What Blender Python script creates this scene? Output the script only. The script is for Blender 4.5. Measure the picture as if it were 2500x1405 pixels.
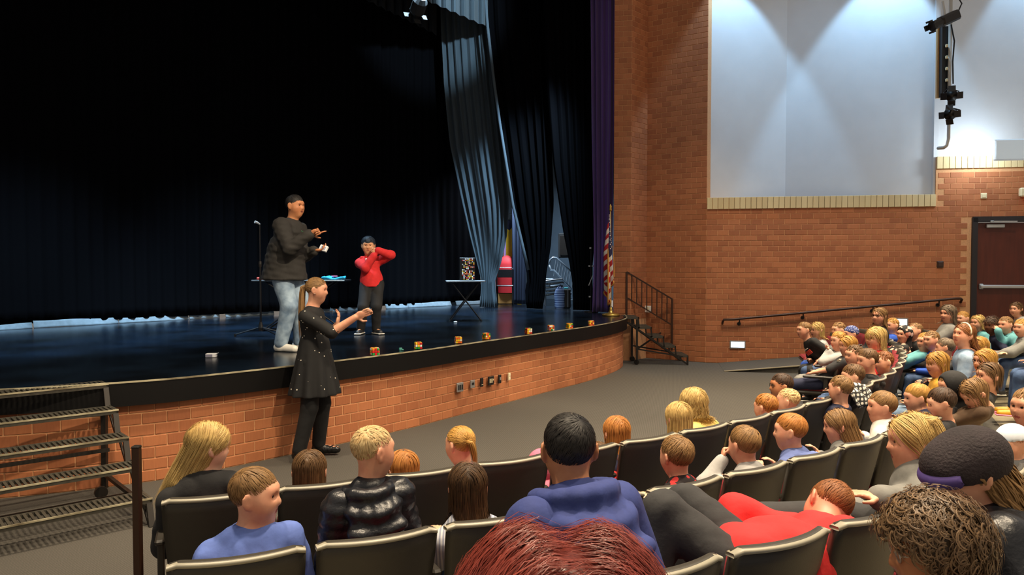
# School auditorium: stage with performers, curved seat rows with audience.
import bpy, math, random
import numpy as np
from mathutils import Matrix, Vector

scene = bpy.context.scene
for _o in list(bpy.data.objects):
    bpy.data.objects.remove(_o, do_unlink=True)
col = scene.collection
rnd = random.Random(7)
PI = math.pi

# ------------------------------------------------------------------ camera
CAM_H = 1.92                      # above the flat front floor
FPX = 1850.0                      # focal length in pixels of the 2500 px wide frame
PITCH = math.atan((702.5 - 642.0) / FPX)
cam_d = bpy.data.cameras.new('camera')
cam_d.sensor_width = 36.0
cam_d.lens = FPX / 2500.0 * 36.0
cam_d.clip_start = 0.05
cam_d.clip_end = 200
cam = bpy.data.objects.new('camera', cam_d)
col.objects.link(cam)
cam.location = (0, 0, CAM_H)
cam.rotation_euler = (PI / 2 - PITCH, 0, 0)
scene.camera = cam

# ------------------------------------------------------------------ world + exposure
world = bpy.data.worlds.new('world')
scene.world = world
world.use_nodes = True
bg = world.node_tree.nodes['Background']
bg.inputs[0].default_value = (1.0, 0.88, 0.76, 1)
bg.inputs[1].default_value = 0.40  # even ambient fill standing in for light bounced around the unbuilt hall
scene.view_settings.view_transform = 'Standard'
scene.view_settings.look = 'None'
scene.view_settings.gamma = 1.0
scene.view_settings.use_curve_mapping = False
scene.view_settings.exposure = 0.0
scene.cycles.use_denoising = True
scene.cycles.max_bounces = 6
scene.cycles.diffuse_bounces = 3
scene.cycles.sample_clamp_indirect = 4.0

# ------------------------------------------------------------------ lights the hall has, plus added fill
def area_lamp(name, loc, target, size, power, color, spread=PI):
    d = bpy.data.lights.new(name, 'AREA')
    d.shape = 'DISK'; d.size = size; d.energy = power; d.color = color; d.spread = spread
    o = bpy.data.objects.new(name, d); col.objects.link(o)
    o.location = loc
    o.rotation_euler = (Vector(target) - Vector(loc)).to_track_quat('-Z', 'Y').to_euler()
    return o

def spot_lamp(name, loc, target, power, color, angle, blend=0.5, radius=0.08):
    d = bpy.data.lights.new(name, 'SPOT')
    d.energy = power; d.color = color; d.spot_size = math.radians(angle); d.spot_blend = blend
    d.shadow_soft_size = radius
    o = bpy.data.objects.new(name, d); col.objects.link(o)
    o.location = loc
    o.rotation_euler = (Vector(target) - Vector(loc)).to_track_quat('-Z', 'Y').to_euler()
    return o

WARM = (1.0, 0.81, 0.57)
COOL = (0.62, 0.82, 1.0)
# rows of warm house downlights in the ceiling over the seats
for (x, y, e) in [(-2.6, 4.4, .9), (0.6, 4.0, 1.0), (3.8, 4.0, 1.0), (7.0, 4.4, 1.0),
                  (1.9, 7.4, .8), (5.0, 7.4, 1.1), (8.2, 7.6, .8),
                  (4.8, 10.0, .7), (7.4, 9.8, .55), (1.5, .6, .35), (3.2, 11.2, .7)]:
    area_lamp('house_downlight', (x, y, 8.2), (x, y, 0), 0.5, 165 * e, WARM, spread=math.radians(84))
# warm front-of-house spotlights on the catwalk, aimed at the stage front
for (x, y, tx, ty, e, ang) in [(4.6, 2.2, -2.6, 7.2, 1.0, 26), (6.2, 3.6, -.8, 9.3, 1.0, 24), (7.4, 6.0, .9, 11.8, .9, 24), (1.2, -.6, -4.0, 6.2, .7, 20)]:
    spot_lamp('front_spotlight', (x, y, 7.8), (tx, ty, .20), 1750 * e, WARM, ang, 0.6, 0.10)
spot_lamp('front_spotlight', (3.4, 1.2, 7.9), (-2.2, 9.9, 1.9), 5200, WARM, 18, .8, .1)
# cool wall washers close to the white upper wall
for (x, y, tx, ty, e) in [(4.22, 13.75, 4.27, 14.62, 1.0), (6.72, 13.35, 6.82, 14.25, 1.2), (9.35, 12.95, 9.45, 13.9, .7)]:
    spot_lamp('wall_washer_or_fill', (x, y, 8.1), (tx, ty, 5.2), 370 * e, (0.40, 0.70, 1.0), 60, 0.30, 0.06)
spot_lamp('wall_washer_or_fill', (5.6, 10.4, 8.8), (5.7, 14.6, 5.0), 260, (0.34, 0.66, 1.0), 52, .8, .2)  # unseen soft fill added to even out the white wall
spot_lamp('wall_washer_or_fill', (9.0, 10.0, 8.8), (9.1, 13.6, 5.6), 110, (0.34, 0.66, 1.0), 48, .8, .2)  # weaker added fill for the far end of the white wall
spot_lamp('border_light', (1.4, 11.4, 7.2), (-1.1, 15.6, 7.4), 2600, (.6, .84, 1.0), 34, .6, .1)
spot_lamp('stage_light', (-1.2, 11.6, 7.8), (1.72, 15.7, 1.3), 420, (.62, .78, 1.0), 13, .9, .1)  # unseen extra spot added to brighten the purple curtain
spot_lamp('stage_light', (-5.2, 9.6, 7.6), (-2.4, 9.7, 1.3), 1600, (.6, .82, 1.0), 22, .8, .1)
# cool stage lights on the batten above the stage
for (x, y, tx, ty, e, ang) in [(-5.2, 8.6, -6.3, 10.4, 1.0, 56), (-3.4, 10.6, -4.0, 12.6, 1.0, 56),
                               (-1.2, 12.6, -1.8, 14.8, 1.0, 56), (1.3, 14.2, -.9, 17.2, .75, 44)]:
    spot_lamp('stage_light', (x, y, 7.6), (tx, ty, .9), 6200 * e, (0.52, 0.78, 1.0), ang, 0.8, 0.15)
# ------------------------------------------------------------------ helpers
_s, _c = math.sin(PITCH), math.cos(PITCH)
def ray(u, v):
    a = (u - 1250) / FPX; b = -(v - 702.5) / FPX
    return np.array([a, _c + b * _s, -_s + b * _c])
def at_z(u, v, z):
    d = ray(u, v); return d * ((z - CAM_H) / d[2]) + np.array([0, 0, CAM_H])
def at_y(u, v, Y):
    d = ray(u, v); return d * (Y / d[1]) + np.array([0, 0, CAM_H])
CEN = np.array([-5.56, 14.25])          # centre of the seat circles, on the stage
def on_r(u, v, R):
    d = ray(u, v); a = d[0]**2 + d[1]**2; b = -2 * (d[0] * CEN[0] + d[1] * CEN[1]); c = CEN @ CEN - R * R
    t = (-b - math.sqrt(max(b * b - 4 * a * c, 0))) / (2 * a)
    return d * t + np.array([0, 0, CAM_H])
def floor_z(R):
    return float(np.interp(R, [0, 11.7, 12.5, 13.4, 14.3, 15.2, 19.0], [0, 0, .02, .13, .28, .43, 1.0]))
def floor_at(x, y):
    return floor_z(math.hypot(x - CEN[0], y - CEN[1]))

def unit(v):
    v = np.asarray(v, float); n = np.linalg.norm(v); return v / n if n > 1e-9 else v

class MB:
    """collects boxes, bars, tubes, plates into one mesh"""
    def __init__(s): s.v = []; s.f = []; s.m = []; s.n = 0
    def add(s, v, f, mi=0):
        s.v.append(np.asarray(v, float)); s.f += [tuple(i + s.n for i in q) for q in f]; s.m += [mi] * len(f); s.n += len(v); return s
    def box(s, c, size, R=None, mi=0):
        hx, hy, hz = [q / 2 for q in size]
        p = np.array([[-hx,-hy,-hz],[hx,-hy,-hz],[hx,hy,-hz],[-hx,hy,-hz],[-hx,-hy,hz],[hx,-hy,hz],[hx,hy,hz],[-hx,hy,hz]])
        if R is not None: p = p @ np.asarray(R).T
        return s.add(p + np.asarray(c, float), [(0,3,2,1),(4,5,6,7),(0,1,5,4),(1,2,6,5),(2,3,7,6),(3,0,4,7)], mi)
    def bbox(s, c, size, bev, R=None, mi=0):
        """box with chamfered edges"""
        h = np.array(size) / 2.0; b = min(bev, h.min() * .9); pts = []; idx = {}
        for sx in (-1, 1):
            for sy in (-1, 1):
                for sz in (-1, 1):
                    for ax in range(3):
                        q = np.array([sx, sy, sz]) * (h - b); q[ax] += [sx, sy, sz][ax] * b
                        idx[(sx, sy, sz, ax)] = len(pts); pts.append(q)
        f = []
        for ax in range(3):
            o = [a for a in range(3) if a != ax]
            for sg in (-1, 1):
                qs = []
                for (a, d) in ((-1,-1),(1,-1),(1,1),(-1,1)):
                    k = [0,0,0]; k[ax] = sg; k[o[0]] = a; k[o[1]] = d; qs.append(idx[(k[0],k[1],k[2],ax)])
                f.append(tuple(qs if (sg > 0) == (ax != 1) else qs[::-1]))
        for ax in range(3):                      # edge along ax
            o = [a for a in range(3) if a != ax]
            for a in (-1, 1):
                for d in (-1, 1):
                    k0 = [0,0,0]; k0[ax] = -1; k0[o[0]] = a; k0[o[1]] = d; k1 = list(k0); k1[ax] = 1
                    f.append((idx[(*k0, o[0])], idx[(*k1, o[0])], idx[(*k1, o[1])], idx[(*k0, o[1])]))
        for sx in (-1, 1):
            for sy in (-1, 1):
                for sz in (-1, 1):
                    f.append(tuple(idx[(sx, sy, sz, a)] for a in range(3)))
        p = np.array(pts)
        if R is not None: p = p @ np.asarray(R).T
        return s.add(p + np.asarray(c, float), f, mi)
    def bar(s, a, b, w, h=None, mi=0, up=(0, 0, 1)):
        a = np.asarray(a, float); b = np.asarray(b, float); h = w if h is None else h
        d = b - a; L = np.linalg.norm(d); d = d / L
        u = np.asarray(up, float)
        if abs(u @ d) > .98: u = np.array([0, 1., 0])
        x = unit(np.cross(u, d)); z = np.cross(d, x)
        return s.box((a + b) / 2, (w, L, h), np.column_stack([x, d, z]), mi)
    def tube(s, pts, r, n=8, mi=0, cap=True):
        pts = [np.asarray(p, float) for p in pts]; rs = r if hasattr(r, '__len__') else [r] * len(pts)
        V = []; F = []; prev = None
        for i, p in enumerate(pts):
            d = unit((pts[min(i + 1, len(pts) - 1)] - pts[max(i - 1, 0)]))
            if prev is None:
                u = np.array([0, 0, 1.]) if abs(d[2]) < .9 else np.array([1., 0, 0]); x = unit(np.cross(u, d))
            else: x = unit(prev - d * (prev @ d))
            prev = x; y = np.cross(d, x)
            for k in range(n):
                t = 2 * PI * k / n; V.append(p + rs[i] * (math.cos(t) * x + math.sin(t) * y))
        for i in range(len(pts) - 1):
            for k in range(n):
                k2 = (k + 1) % n; F.append((i*n+k, i*n+k2, (i+1)*n+k2, (i+1)*n+k))
        if cap:
            F.append(tuple(range(n))[::-1]); F.append(tuple((len(pts)-1)*n + k for k in range(n)))
        return s.add(V, F, mi)
    def lathe(s, prof, c=(0,0,0), n=16, mi=0, R=None):
        V = []; F = []
        for (r, z) in prof:
            for k in range(n):
                t = 2*PI*k/n; V.append((r*math.cos(t), r*math.sin(t), z))
        for i in range(len(prof)-1):
            for k in range(n):
                k2 = (k+1) % n; F.append((i*n+k, i*n+k2, (i+1)*n+k2, (i+1)*n+k))
        F.append(tuple(range(n))[::-1]); F.append(tuple((len(prof)-1)*n+k for k in range(n)))
        V = np.array(V)
        if R is not None: V = V @ np.asarray(R).T
        return s.add(V + np.asarray(c, float), F, mi)
    def prism(s, poly, z0, z1, mi=0):
        n = len(poly)
        V = [(p[0], p[1], z0) for p in poly] + [(p[0], p[1], z1) for p in poly]
        F = [tuple(range(n))[::-1], tuple(range(n, 2*n))] + [(i, (i+1) % n, n+(i+1) % n, n+i) for i in range(n)]
        return s.add(V, F, mi)
    def grid(s, P, mi=0, close=False):
        """P: array (a,b,3)"""
        P = np.asarray(P, float); a, b = P.shape[:2]; F = []
        for i in range(a-1):
            for j in range(b if close else b-1):
                j2 = (j+1) % b; F.append((i*b+j, i*b+j2, (i+1)*b+j2, (i+1)*b+j))
        return s.add(P.reshape(-1, 3), F, mi)
    def sheet(s, P, th, mi=0):
        """grid with thickness th along its normals"""
        P = np.asarray(P, float); a, b = P.shape[:2]
        du = np.gradient(P, axis=0); dv = np.gradient(P, axis=1); N = np.cross(du, dv); N /= np.linalg.norm(N, axis=2, keepdims=True) + 1e-9
        Q = P + N * th; V = np.concatenate([P.reshape(-1,3), Q.reshape(-1,3)]); o = a*b; F = []
        for i in range(a-1):
            for j in range(b-1):
                F.append((i*b+j, (i+1)*b+j, (i+1)*b+j+1, i*b+j+1)); F.append((o+i*b+j, o+i*b+j+1, o+(i+1)*b+j+1, o+(i+1)*b+j))
        for i in range(a-1):
            F.append((i*b, o+i*b, o+(i+1)*b, (i+1)*b)); k = b-1; F.append((i*b+k, (i+1)*b+k, o+(i+1)*b+k, o+i*b+k))
        for j in range(b-1):
            F.append((j, j+1, o+j+1, o+j)); k = (a-1)*b; F.append((k+j, o+k+j, o+k+j+1, k+j+1))
        return s.add(V, F, mi)
    def mesh(s, name, mats, smooth=False):
        me = bpy.data.meshes.new(name)
        me.from_pydata(np.concatenate(s.v).tolist() if s.v else [], [], s.f)
        for m in (mats if isinstance(mats, (list, tuple)) else [mats]): me.materials.append(m)
        if any(s.m): me.polygons.foreach_set('material_index', s.m)
        if smooth: me.shade_smooth()
        return me
    def build(s, name, mats, parent=None, smooth=False, origin=None):
        """mesh object; vertices are given in world space, origin (or the parent's origin) is taken off"""
        o0 = np.asarray(origin if origin is not None else (parent_origin(parent) if parent is not None else (0, 0, 0)), float)
        s.v = [v - o0 for v in s.v]
        me = s.mesh(name, mats, smooth)
        o = bpy.data.objects.new(name, me); col.objects.link(o)
        if parent is not None:
            o.parent = parent; o.location = o0 - parent_origin(parent)
            o['_w'] = list(o0)
        else:
            o.location = o0; o['_w'] = list(o0)
        return o

def parent_origin(o):
    if o is None: return np.zeros(3)
    return np.array(o['_w']) if '_w' in o.keys() else np.array(o.location)

def tag(o, label, cat, group=None, kind=None):
    o['label'] = label
    if cat: o['category'] = cat
    if group: o['group'] = group
    if kind: o['kind'] = kind
    return o
def struct(o, label=None):
    o['kind'] = 'structure'
    if label: o['label'] = label
    return o
def thing(name, label, cat, loc=(0, 0, 0), group=None):
    o = bpy.data.objects.new(name, None); col.objects.link(o); o.empty_display_size = .1
    o.location = [float(q) for q in loc]; o['_w'] = [float(q) for q in loc]
    return tag(o, label, cat, group)
def share(name, me, parent, loc, R=None):
    """object that shares mesh data; loc is world; parent at unrotated origin"""
    o = bpy.data.objects.new(name, me); col.objects.link(o)
    L = np.asarray(loc, float)
    if parent is not None: o.parent = parent; L = L - parent_origin(parent)
    if R is None: o.location = L
    else:
        M = Matrix([list(R[0]) + [L[0]], list(R[1]) + [L[1]], list(R[2]) + [L[2]], [0, 0, 0, 1]]); o.matrix_local = M
    return o
def rotz(a):
    c, s = math.cos(a), math.sin(a); return np.array([[c, -s, 0], [s, c, 0], [0, 0, 1.]])
def rotx(a):
    c, s = math.cos(a), math.sin(a); return np.array([[1., 0, 0], [0, c, -s], [0, s, c]])
def roty(a):
    c, s = math.cos(a), math.sin(a); return np.array([[c, 0, s], [0, 1., 0], [-s, 0, c]])

# ------------------------------------------------------------------ materials
def hexc(r, g, b):
    f = lambda c: (c / 255.0) / 12.92 if c / 255.0 <= .04045 else ((c / 255.0 + .055) / 1.055) ** 2.4
    return (f(r), f(g), f(b), 1.0)
_mats = {}
def mat(name, rgb, rough=.6, var=0.0, scale=20.0, bump=0.0, bscale=None, metal=0.0, spec=.5, stretch=None, rgb2=None, sheen=0.0, emit=None, detail=3.0):
    """principled material; colours in 0-255 sRGB; var mixes towards rgb2 by noise"""
    if name in _mats: return _mats[name]
    m = bpy.data.materials.new(name); m.use_nodes = True; nt = m.node_tree; b = nt.nodes['Principled BSDF']
    c1 = hexc(*rgb)
    b.inputs['Base Color'].default_value = c1; b.inputs['Roughness'].default_value = rough
    b.inputs['Metallic'].default_value = metal; b.inputs['Specular IOR Level'].default_value = spec
    if sheen: b.inputs['Sheen Weight'].default_value = sheen
    if emit: b.inputs['Emission Color'].default_value = hexc(*emit[0]); b.inputs['Emission Strength'].default_value = emit[1]
    if var or bump:
        tc = nt.nodes.new('ShaderNodeTexCoord'); mp = nt.nodes.new('ShaderNodeMapping')
        nt.links.new(tc.outputs['Object'], mp.inputs[0])
        if stretch: mp.inputs['Scale'].default_value = stretch
    if var:
        nz = nt.nodes.new('ShaderNodeTexNoise'); nz.inputs['Scale'].default_value = scale; nz.inputs['Detail'].default_value = detail
        nt.links.new(mp.outputs[0], nz.inputs['Vector'])
        cr = nt.nodes.new('ShaderNodeValToRGB'); cr.color_ramp.elements[0].position = .35; cr.color_ramp.elements[1].position = .68
        c2 = hexc(*rgb2) if rgb2 else tuple(max(0, q * (1 - var)) for q in c1[:3]) + (1,)
        cr.color_ramp.elements[0].color = c2; cr.color_ramp.elements[1].color = c1
        nt.links.new(nz.outputs['Fac'], cr.inputs[0]); nt.links.new(cr.outputs[0], b.inputs['Base Color'])
    if bump:
        n2 = nt.nodes.new('ShaderNodeTexNoise'); n2.inputs['Scale'].default_value = bscale or scale; n2.inputs['Detail'].default_value = 4
        nt.links.new(mp.outputs[0], n2.inputs['Vector'])
        bp = nt.nodes.new('ShaderNodeBump'); bp.inputs['Strength'].default_value = bump; bp.inputs['Distance'].default_value = .01
        nt.links.new(n2.outputs['Fac'], bp.inputs['Height']); nt.links.new(bp.outputs[0], b.inputs['Normal'])
    _mats[name] = m
    return m

def hair_mat(name, dark, light, rough=.55):
    """strand colour from the per-lock tint plus noise"""
    key = 'hair_' + name
    if key in _mats: return _mats[key]
    m = bpy.data.materials.new(key); m.use_nodes = True; nt = m.node_tree; b = nt.nodes['Principled BSDF']
    at = nt.nodes.new('ShaderNodeAttribute'); at.attribute_name = 'tint'
    tc = nt.nodes.new('ShaderNodeTexCoord')
    nz = nt.nodes.new('ShaderNodeTexNoise'); nz.inputs['Scale'].default_value = 28; nz.inputs['Detail'].default_value = 2
    nt.links.new(tc.outputs['Object'], nz.inputs['Vector'])
    ad = nt.nodes.new('ShaderNodeMath'); ad.operation = 'MULTIPLY_ADD'; ad.inputs[1].default_value = .5; ad.inputs[2].default_value = -.25
    nt.links.new(nz.outputs['Fac'], ad.inputs[0])
    a2 = nt.nodes.new('ShaderNodeMath'); a2.operation = 'ADD'; a2.use_clamp = True
    nt.links.new(at.outputs['Fac'], a2.inputs[0]); nt.links.new(ad.outputs[0], a2.inputs[1])
    cr = nt.nodes.new('ShaderNodeValToRGB'); cr.color_ramp.elements[0].color = hexc(*dark); cr.color_ramp.elements[1].color = hexc(*light)
    nt.links.new(a2.outputs[0], cr.inputs[0]); nt.links.new(cr.outputs[0], b.inputs['Base Color'])
    b.inputs['Roughness'].default_value = rough
    b.inputs['Specular IOR Level'].default_value = .3
    _mats[key] = m
    return m

def brick_mat(name, c1, c2, rough=.75):
    """brick colour differs brick by brick (object random) with a fine vertical drag texture"""
    if name in _mats: return _mats[name]
    m = bpy.data.materials.new(name); m.use_nodes = True; nt = m.node_tree; b = nt.nodes['Principled BSDF']
    gm = nt.nodes.new('ShaderNodeNewGeometry'); oi = nt.nodes.new('ShaderNodeObjectInfo')
    ad = nt.nodes.new('ShaderNodeMath'); ad.operation = 'ADD'
    nt.links.new(gm.outputs['Random Per Island'], ad.inputs[0]); nt.links.new(oi.outputs['Random'], ad.inputs[1])
    fr = nt.nodes.new('ShaderNodeMath'); fr.operation = 'FRACT'; nt.links.new(ad.outputs[0], fr.inputs[0])
    tc = nt.nodes.new('ShaderNodeTexCoord'); mp = nt.nodes.new('ShaderNodeMapping'); mp.inputs['Scale'].default_value = (60, 60, 9)
    nt.links.new(gm.outputs['Position'], mp.inputs[0])
    nz = nt.nodes.new('ShaderNodeTexNoise'); nz.inputs['Scale'].default_value = 1; nz.inputs['Detail'].default_value = 3
    nt.links.new(mp.outputs[0], nz.inputs['Vector'])
    mx = nt.nodes.new('ShaderNodeMath'); mx.operation = 'MULTIPLY_ADD'; mx.inputs[1].default_value = .55; mx.inputs[2].default_value = -.12
    nt.links.new(nz.outputs['Fac'], mx.inputs[0])
    sc = nt.nodes.new('ShaderNodeMath'); sc.operation = 'MULTIPLY'; sc.inputs[1].default_value = .75; nt.links.new(fr.outputs[0], sc.inputs[0])
    a2 = nt.nodes.new('ShaderNodeMath'); a2.operation = 'ADD'; a2.use_clamp = True
    nt.links.new(sc.outputs[0], a2.inputs[0]); nt.links.new(mx.outputs[0], a2.inputs[1])
    cr = nt.nodes.new('ShaderNodeValToRGB'); cr.color_ramp.elements[0].color = hexc(*c1); cr.color_ramp.elements[1].color = hexc(*c2)
    nt.links.new(a2.outputs[0], cr.inputs[0]); nt.links.new(cr.outputs[0], b.inputs['Base Color'])
    b.inputs['Roughness'].default_value = rough
    bp = nt.nodes.new('ShaderNodeBump'); bp.inputs['Strength'].default_value = .25; bp.inputs['Distance'].default_value = .004
    nt.links.new(nz.outputs['Fac'], bp.inputs['Height']); nt.links.new(bp.outputs[0], b.inputs['Normal'])
    _mats[name] = m
    return m

def spots_mat(name, base, spot, scale, size, rough=.8, spot2=None):
    """cloth printed with sparse spots"""
    if name in _mats: return _mats[name]
    m = bpy.data.materials.new(name); m.use_nodes = True; nt = m.node_tree; b = nt.nodes['Principled BSDF']
    tc = nt.nodes.new('ShaderNodeTexCoord'); vo = nt.nodes.new('ShaderNodeTexVoronoi'); vo.inputs['Scale'].default_value = scale
    nt.links.new(tc.outputs['Object'], vo.inputs['Vector'])
    lt = nt.nodes.new('ShaderNodeMath'); lt.operation = 'LESS_THAN'; lt.inputs[1].default_value = size
    nt.links.new(vo.outputs['Distance'], lt.inputs[0])
    mx = nt.nodes.new('ShaderNodeMix'); mx.data_type = 'RGBA'
    mx.inputs['A'].default_value = hexc(*base); mx.inputs['B'].default_value = hexc(*spot)
    if spot2:
        m2 = nt.nodes.new('ShaderNodeMix'); m2.data_type = 'RGBA'; m2.inputs['A'].default_value = hexc(*spot); m2.inputs['B'].default_value = hexc(*spot2)
        nt.links.new(vo.outputs['Color'], m2.inputs['Factor']); nt.links.new(m2.outputs['Result'], mx.inputs['B'])
    nt.links.new(lt.outputs[0], mx.inputs['Factor']); nt.links.new(mx.outputs['Result'], b.inputs['Base Color'])
    b.inputs['Roughness'].default_value = rough
    _mats[name] = m
    return m

def stripe_mat(name, a, bcol, scale, axis='Z', rough=.85, plaid=False):
    if name in _mats: return _mats[name]
    m = bpy.data.materials.new(name); m.use_nodes = True; nt = m.node_tree; b = nt.nodes['Principled BSDF']
    tc = nt.nodes.new('ShaderNodeTexCoord'); wv = nt.nodes.new('ShaderNodeTexWave'); wv.bands_direction = axis
    wv.inputs['Scale'].default_value = scale; wv.inputs['Distortion'].default_value = .6
    nt.links.new(tc.outputs['Object'], wv.inputs['Vector'])
    cr = nt.nodes.new('ShaderNodeValToRGB'); cr.color_ramp.elements[0].position = .45; cr.color_ramp.elements[1].position = .55
    cr.color_ramp.elements[0].color = hexc(*a); cr.color_ramp.elements[1].color = hexc(*bcol)
    out = wv.outputs['Fac']
    if plaid:
        w2 = nt.nodes.new('ShaderNodeTexWave'); w2.bands_direction = 'X'; w2.inputs['Scale'].default_value = scale; w2.inputs['Distortion'].default_value = .6
        nt.links.new(tc.outputs['Object'], w2.inputs['Vector'])
        mm = nt.nodes.new('ShaderNodeMath'); mm.operation = 'MULTIPLY'; nt.links.new(wv.outputs['Fac'], mm.inputs[0]); nt.links.new(w2.outputs['Fac'], mm.inputs[1]); out = mm.outputs[0]
        cr.color_ramp.elements[0].position = .15
    nt.links.new(out, cr.inputs[0]); nt.links.new(cr.outputs[0], b.inputs['Base Color']); b.inputs['Roughness'].default_value = rough
    _mats[name] = m
    return m
# ------------------------------------------------------------------ structure
STAGE = 0.90
BR_L, BR_H = .2032, .1016
M_BRICK = brick_mat('brick_face', (150, 88, 54), (182, 114, 72))
M_MORTAR = mat('mortar', (214, 160, 114), .9, .15, 40)
M_BEIGE = brick_mat('beige_brick', (202, 180, 134), (220, 200, 152))
M_WHITE = mat('white_plaster', (205, 208, 212), .85, .04, 3, .05, 60)
M_CARPET = mat('carpet', (88, 84, 77), .95, .35, 140, .5, 220, stretch=(1, 1, 1))
def ribbed(m, scale):
    """woven ribs running towards the stage"""
    nt = m.node_tree; b = nt.nodes['Principled BSDF']; src = b.inputs['Base Color'].links[0].from_socket
    tc = nt.nodes.new('ShaderNodeTexCoord'); mp = nt.nodes.new('ShaderNodeMapping'); mp.inputs['Rotation'].default_value = (0, 0, math.radians(12)); nt.links.new(tc.outputs['Object'], mp.inputs[0])
    wv = nt.nodes.new('ShaderNodeTexWave'); wv.bands_direction = 'X'; wv.inputs['Scale'].default_value = scale; wv.inputs['Distortion'].default_value = .4; nt.links.new(mp.outputs[0], wv.inputs['Vector'])
    mx = nt.nodes.new('ShaderNodeMix'); mx.data_type = 'RGBA'; mx.blend_type = 'MULTIPLY'; mx.inputs['Factor'].default_value = .30
    nt.links.new(src, mx.inputs['A']); nt.links.new(wv.outputs['Color'], mx.inputs['B']); nt.links.new(mx.outputs['Result'], b.inputs['Base Color'])
ribbed(M_CARPET, 15)
M_CONC = mat('sealed_concrete', (140, 130, 106), .55, .15, 6)
M_STAGE = mat('stage_paint', (14, 25, 38), .22, .6, 1.4, .05, 9, rgb2=(5, 8, 12), stretch=(1, 1, 1))
M_BLACK = mat('black_fascia', (7, 6, 6), .55, spec=.25)
M_TRIM = mat('worn_aluminium', (206, 198, 166), .4, .35, 5, metal=.3, rgb2=(120, 110, 88))
M_DKMETAL = mat('dark_metal', (34, 30, 27), .45, metal=.4)
M_BRONZE = mat('bronze_rail', (58, 36, 24), .4, metal=.3)
M_CREAM = mat('cream_plastic', (222, 208, 170), .5)
M_STEEL = mat('steel', (190, 190, 188), .35, metal=.7)

brick_mesh = MB().bbox((0, 0, 0), (BR_L - .009, .05, BR_H - .009), .004).mesh('brick', M_BRICK)
beige_mesh = MB().bbox((0, 0, 0), (BR_H - .007, .06, BR_L * 1.08), .004).mesh('beige_brick', M_BEIGE)

def lay_bricks(parent, items, me, keep=300, name='brick'):
    """items: (centre, yaw, length factor); the ones nearest to the camera become bricks of their own, the rest one joined part"""
    items = sorted(items, key=lambda t: (t[0][0])**2 + (t[0][1])**2 + (t[0][2] - CAM_H)**2 + (50 if len(t) > 3 and t[3] else 0))
    base = np.array([v.co[:] for v in me.vertices]); fs = [tuple(p.vertices) for p in me.polygons]
    for t in items[:keep]:
        o = share(name, me, parent, t[0], rotz(t[1]) @ np.diag([t[2], 1, 1]))
    rest = items[keep:]
    if rest:
        mb = MB()
        for t in rest:
            mb.add((base * np.array([t[2], 1, 1])) @ rotz(t[1]).T + np.array(t[0]), fs)
        o = mb.build(name + '_field', me.materials[0], parent); o['kind'] = 'stuff'

def curve_pts(P, n=24):
    P = np.array(P, float); Q = np.vstack([2*P[0]-P[1], P, 2*P[-1]-P[-2]]); out = []
    for i in range(1, len(Q)-2):
        for k in range(n):
            t = k / n
            out.append(.5*((2*Q[i]) + (-Q[i-1]+Q[i+1])*t + (2*Q[i-1]-5*Q[i]+4*Q[i+1]-Q[i+2])*t*t + (-Q[i-1]+3*Q[i]-3*Q[i+1]+Q[i+2])*t**3))
    out.append(P[-1]); return np.array(out)
FRONT = curve_pts([(-8.6, 5.62), (-7.0, 5.55), (-5.4, 5.72), (-4.18, 6.09), (-3.35, 6.47), (-2.69, 6.99), (-1.31, 8.55), (-.36, 9.9), (.82, 11.6), (1.15, 12.07), (1.64, 12.91), (1.98, 13.7), (2.11, 14.33), (2.16, 15.2)])
_seg = np.linalg.norm(np.diff(FRONT, axis=0), axis=1); FARC = np.concatenate([[0], np.cumsum(_seg)])
def front_at(s, out=0.0):
    x = np.interp(s, FARC, FRONT[:, 0]); y = np.interp(s, FARC, FRONT[:, 1])
    x2 = np.interp(s + .02, FARC, FRONT[:, 0]); y2 = np.interp(s + .02, FARC, FRONT[:, 1])
    x1 = np.interp(s - .02, FARC, FRONT[:, 0]); y1 = np.interp(s - .02, FARC, FRONT[:, 1])
    d = unit((x2 - x1, y2 - y1)); n = np.array([d[1], -d[0]])
    return np.array([x, y]) + n * out, math.atan2(d[1], d[0]), n
def front_strip(off, z0, z1, th, step=.12):
    """band following the stage front: outer face at off, thickness th inwards"""
    ss = np.arange(0, FARC[-1] - .01, step); A = []; 
    for s in ss:
        p, a, n = front_at(s, off); q = p - n * th
        A.append([(p[0], p[1], z0), (p[0], p[1], z1), (q[0], q[1], z1), (q[0], q[1], z0)])
    return MB().grid(np.array(A), close=True)

# floor: flat before the stage, rising gently under the seat rows
xs = np.arange(-9, 12.01, .25); ys = np.arange(-3, 16.01, .25)
G = np.array([[(x, y, floor_at(x, y)) for x in xs] for y in ys])
struct(MB().grid(G).build('floor', M_CARPET, smooth=True), 'brown-grey carpet floor before the stage and under the front seats')
th = np.linspace(math.radians(-88), math.radians(-2), 90)
G = np.array([[(CEN[0] + R * math.cos(t), CEN[1] + R * math.sin(t), floor_z(R) + .005) for t in th] for R in (12.5, 12.9, 13.4, 13.9, 14.3, 15.2, 17)])
struct(MB().grid(G).build('floor_rear', M_CONC, smooth=True), 'tan sealed concrete under the rear seat rows')

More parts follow.
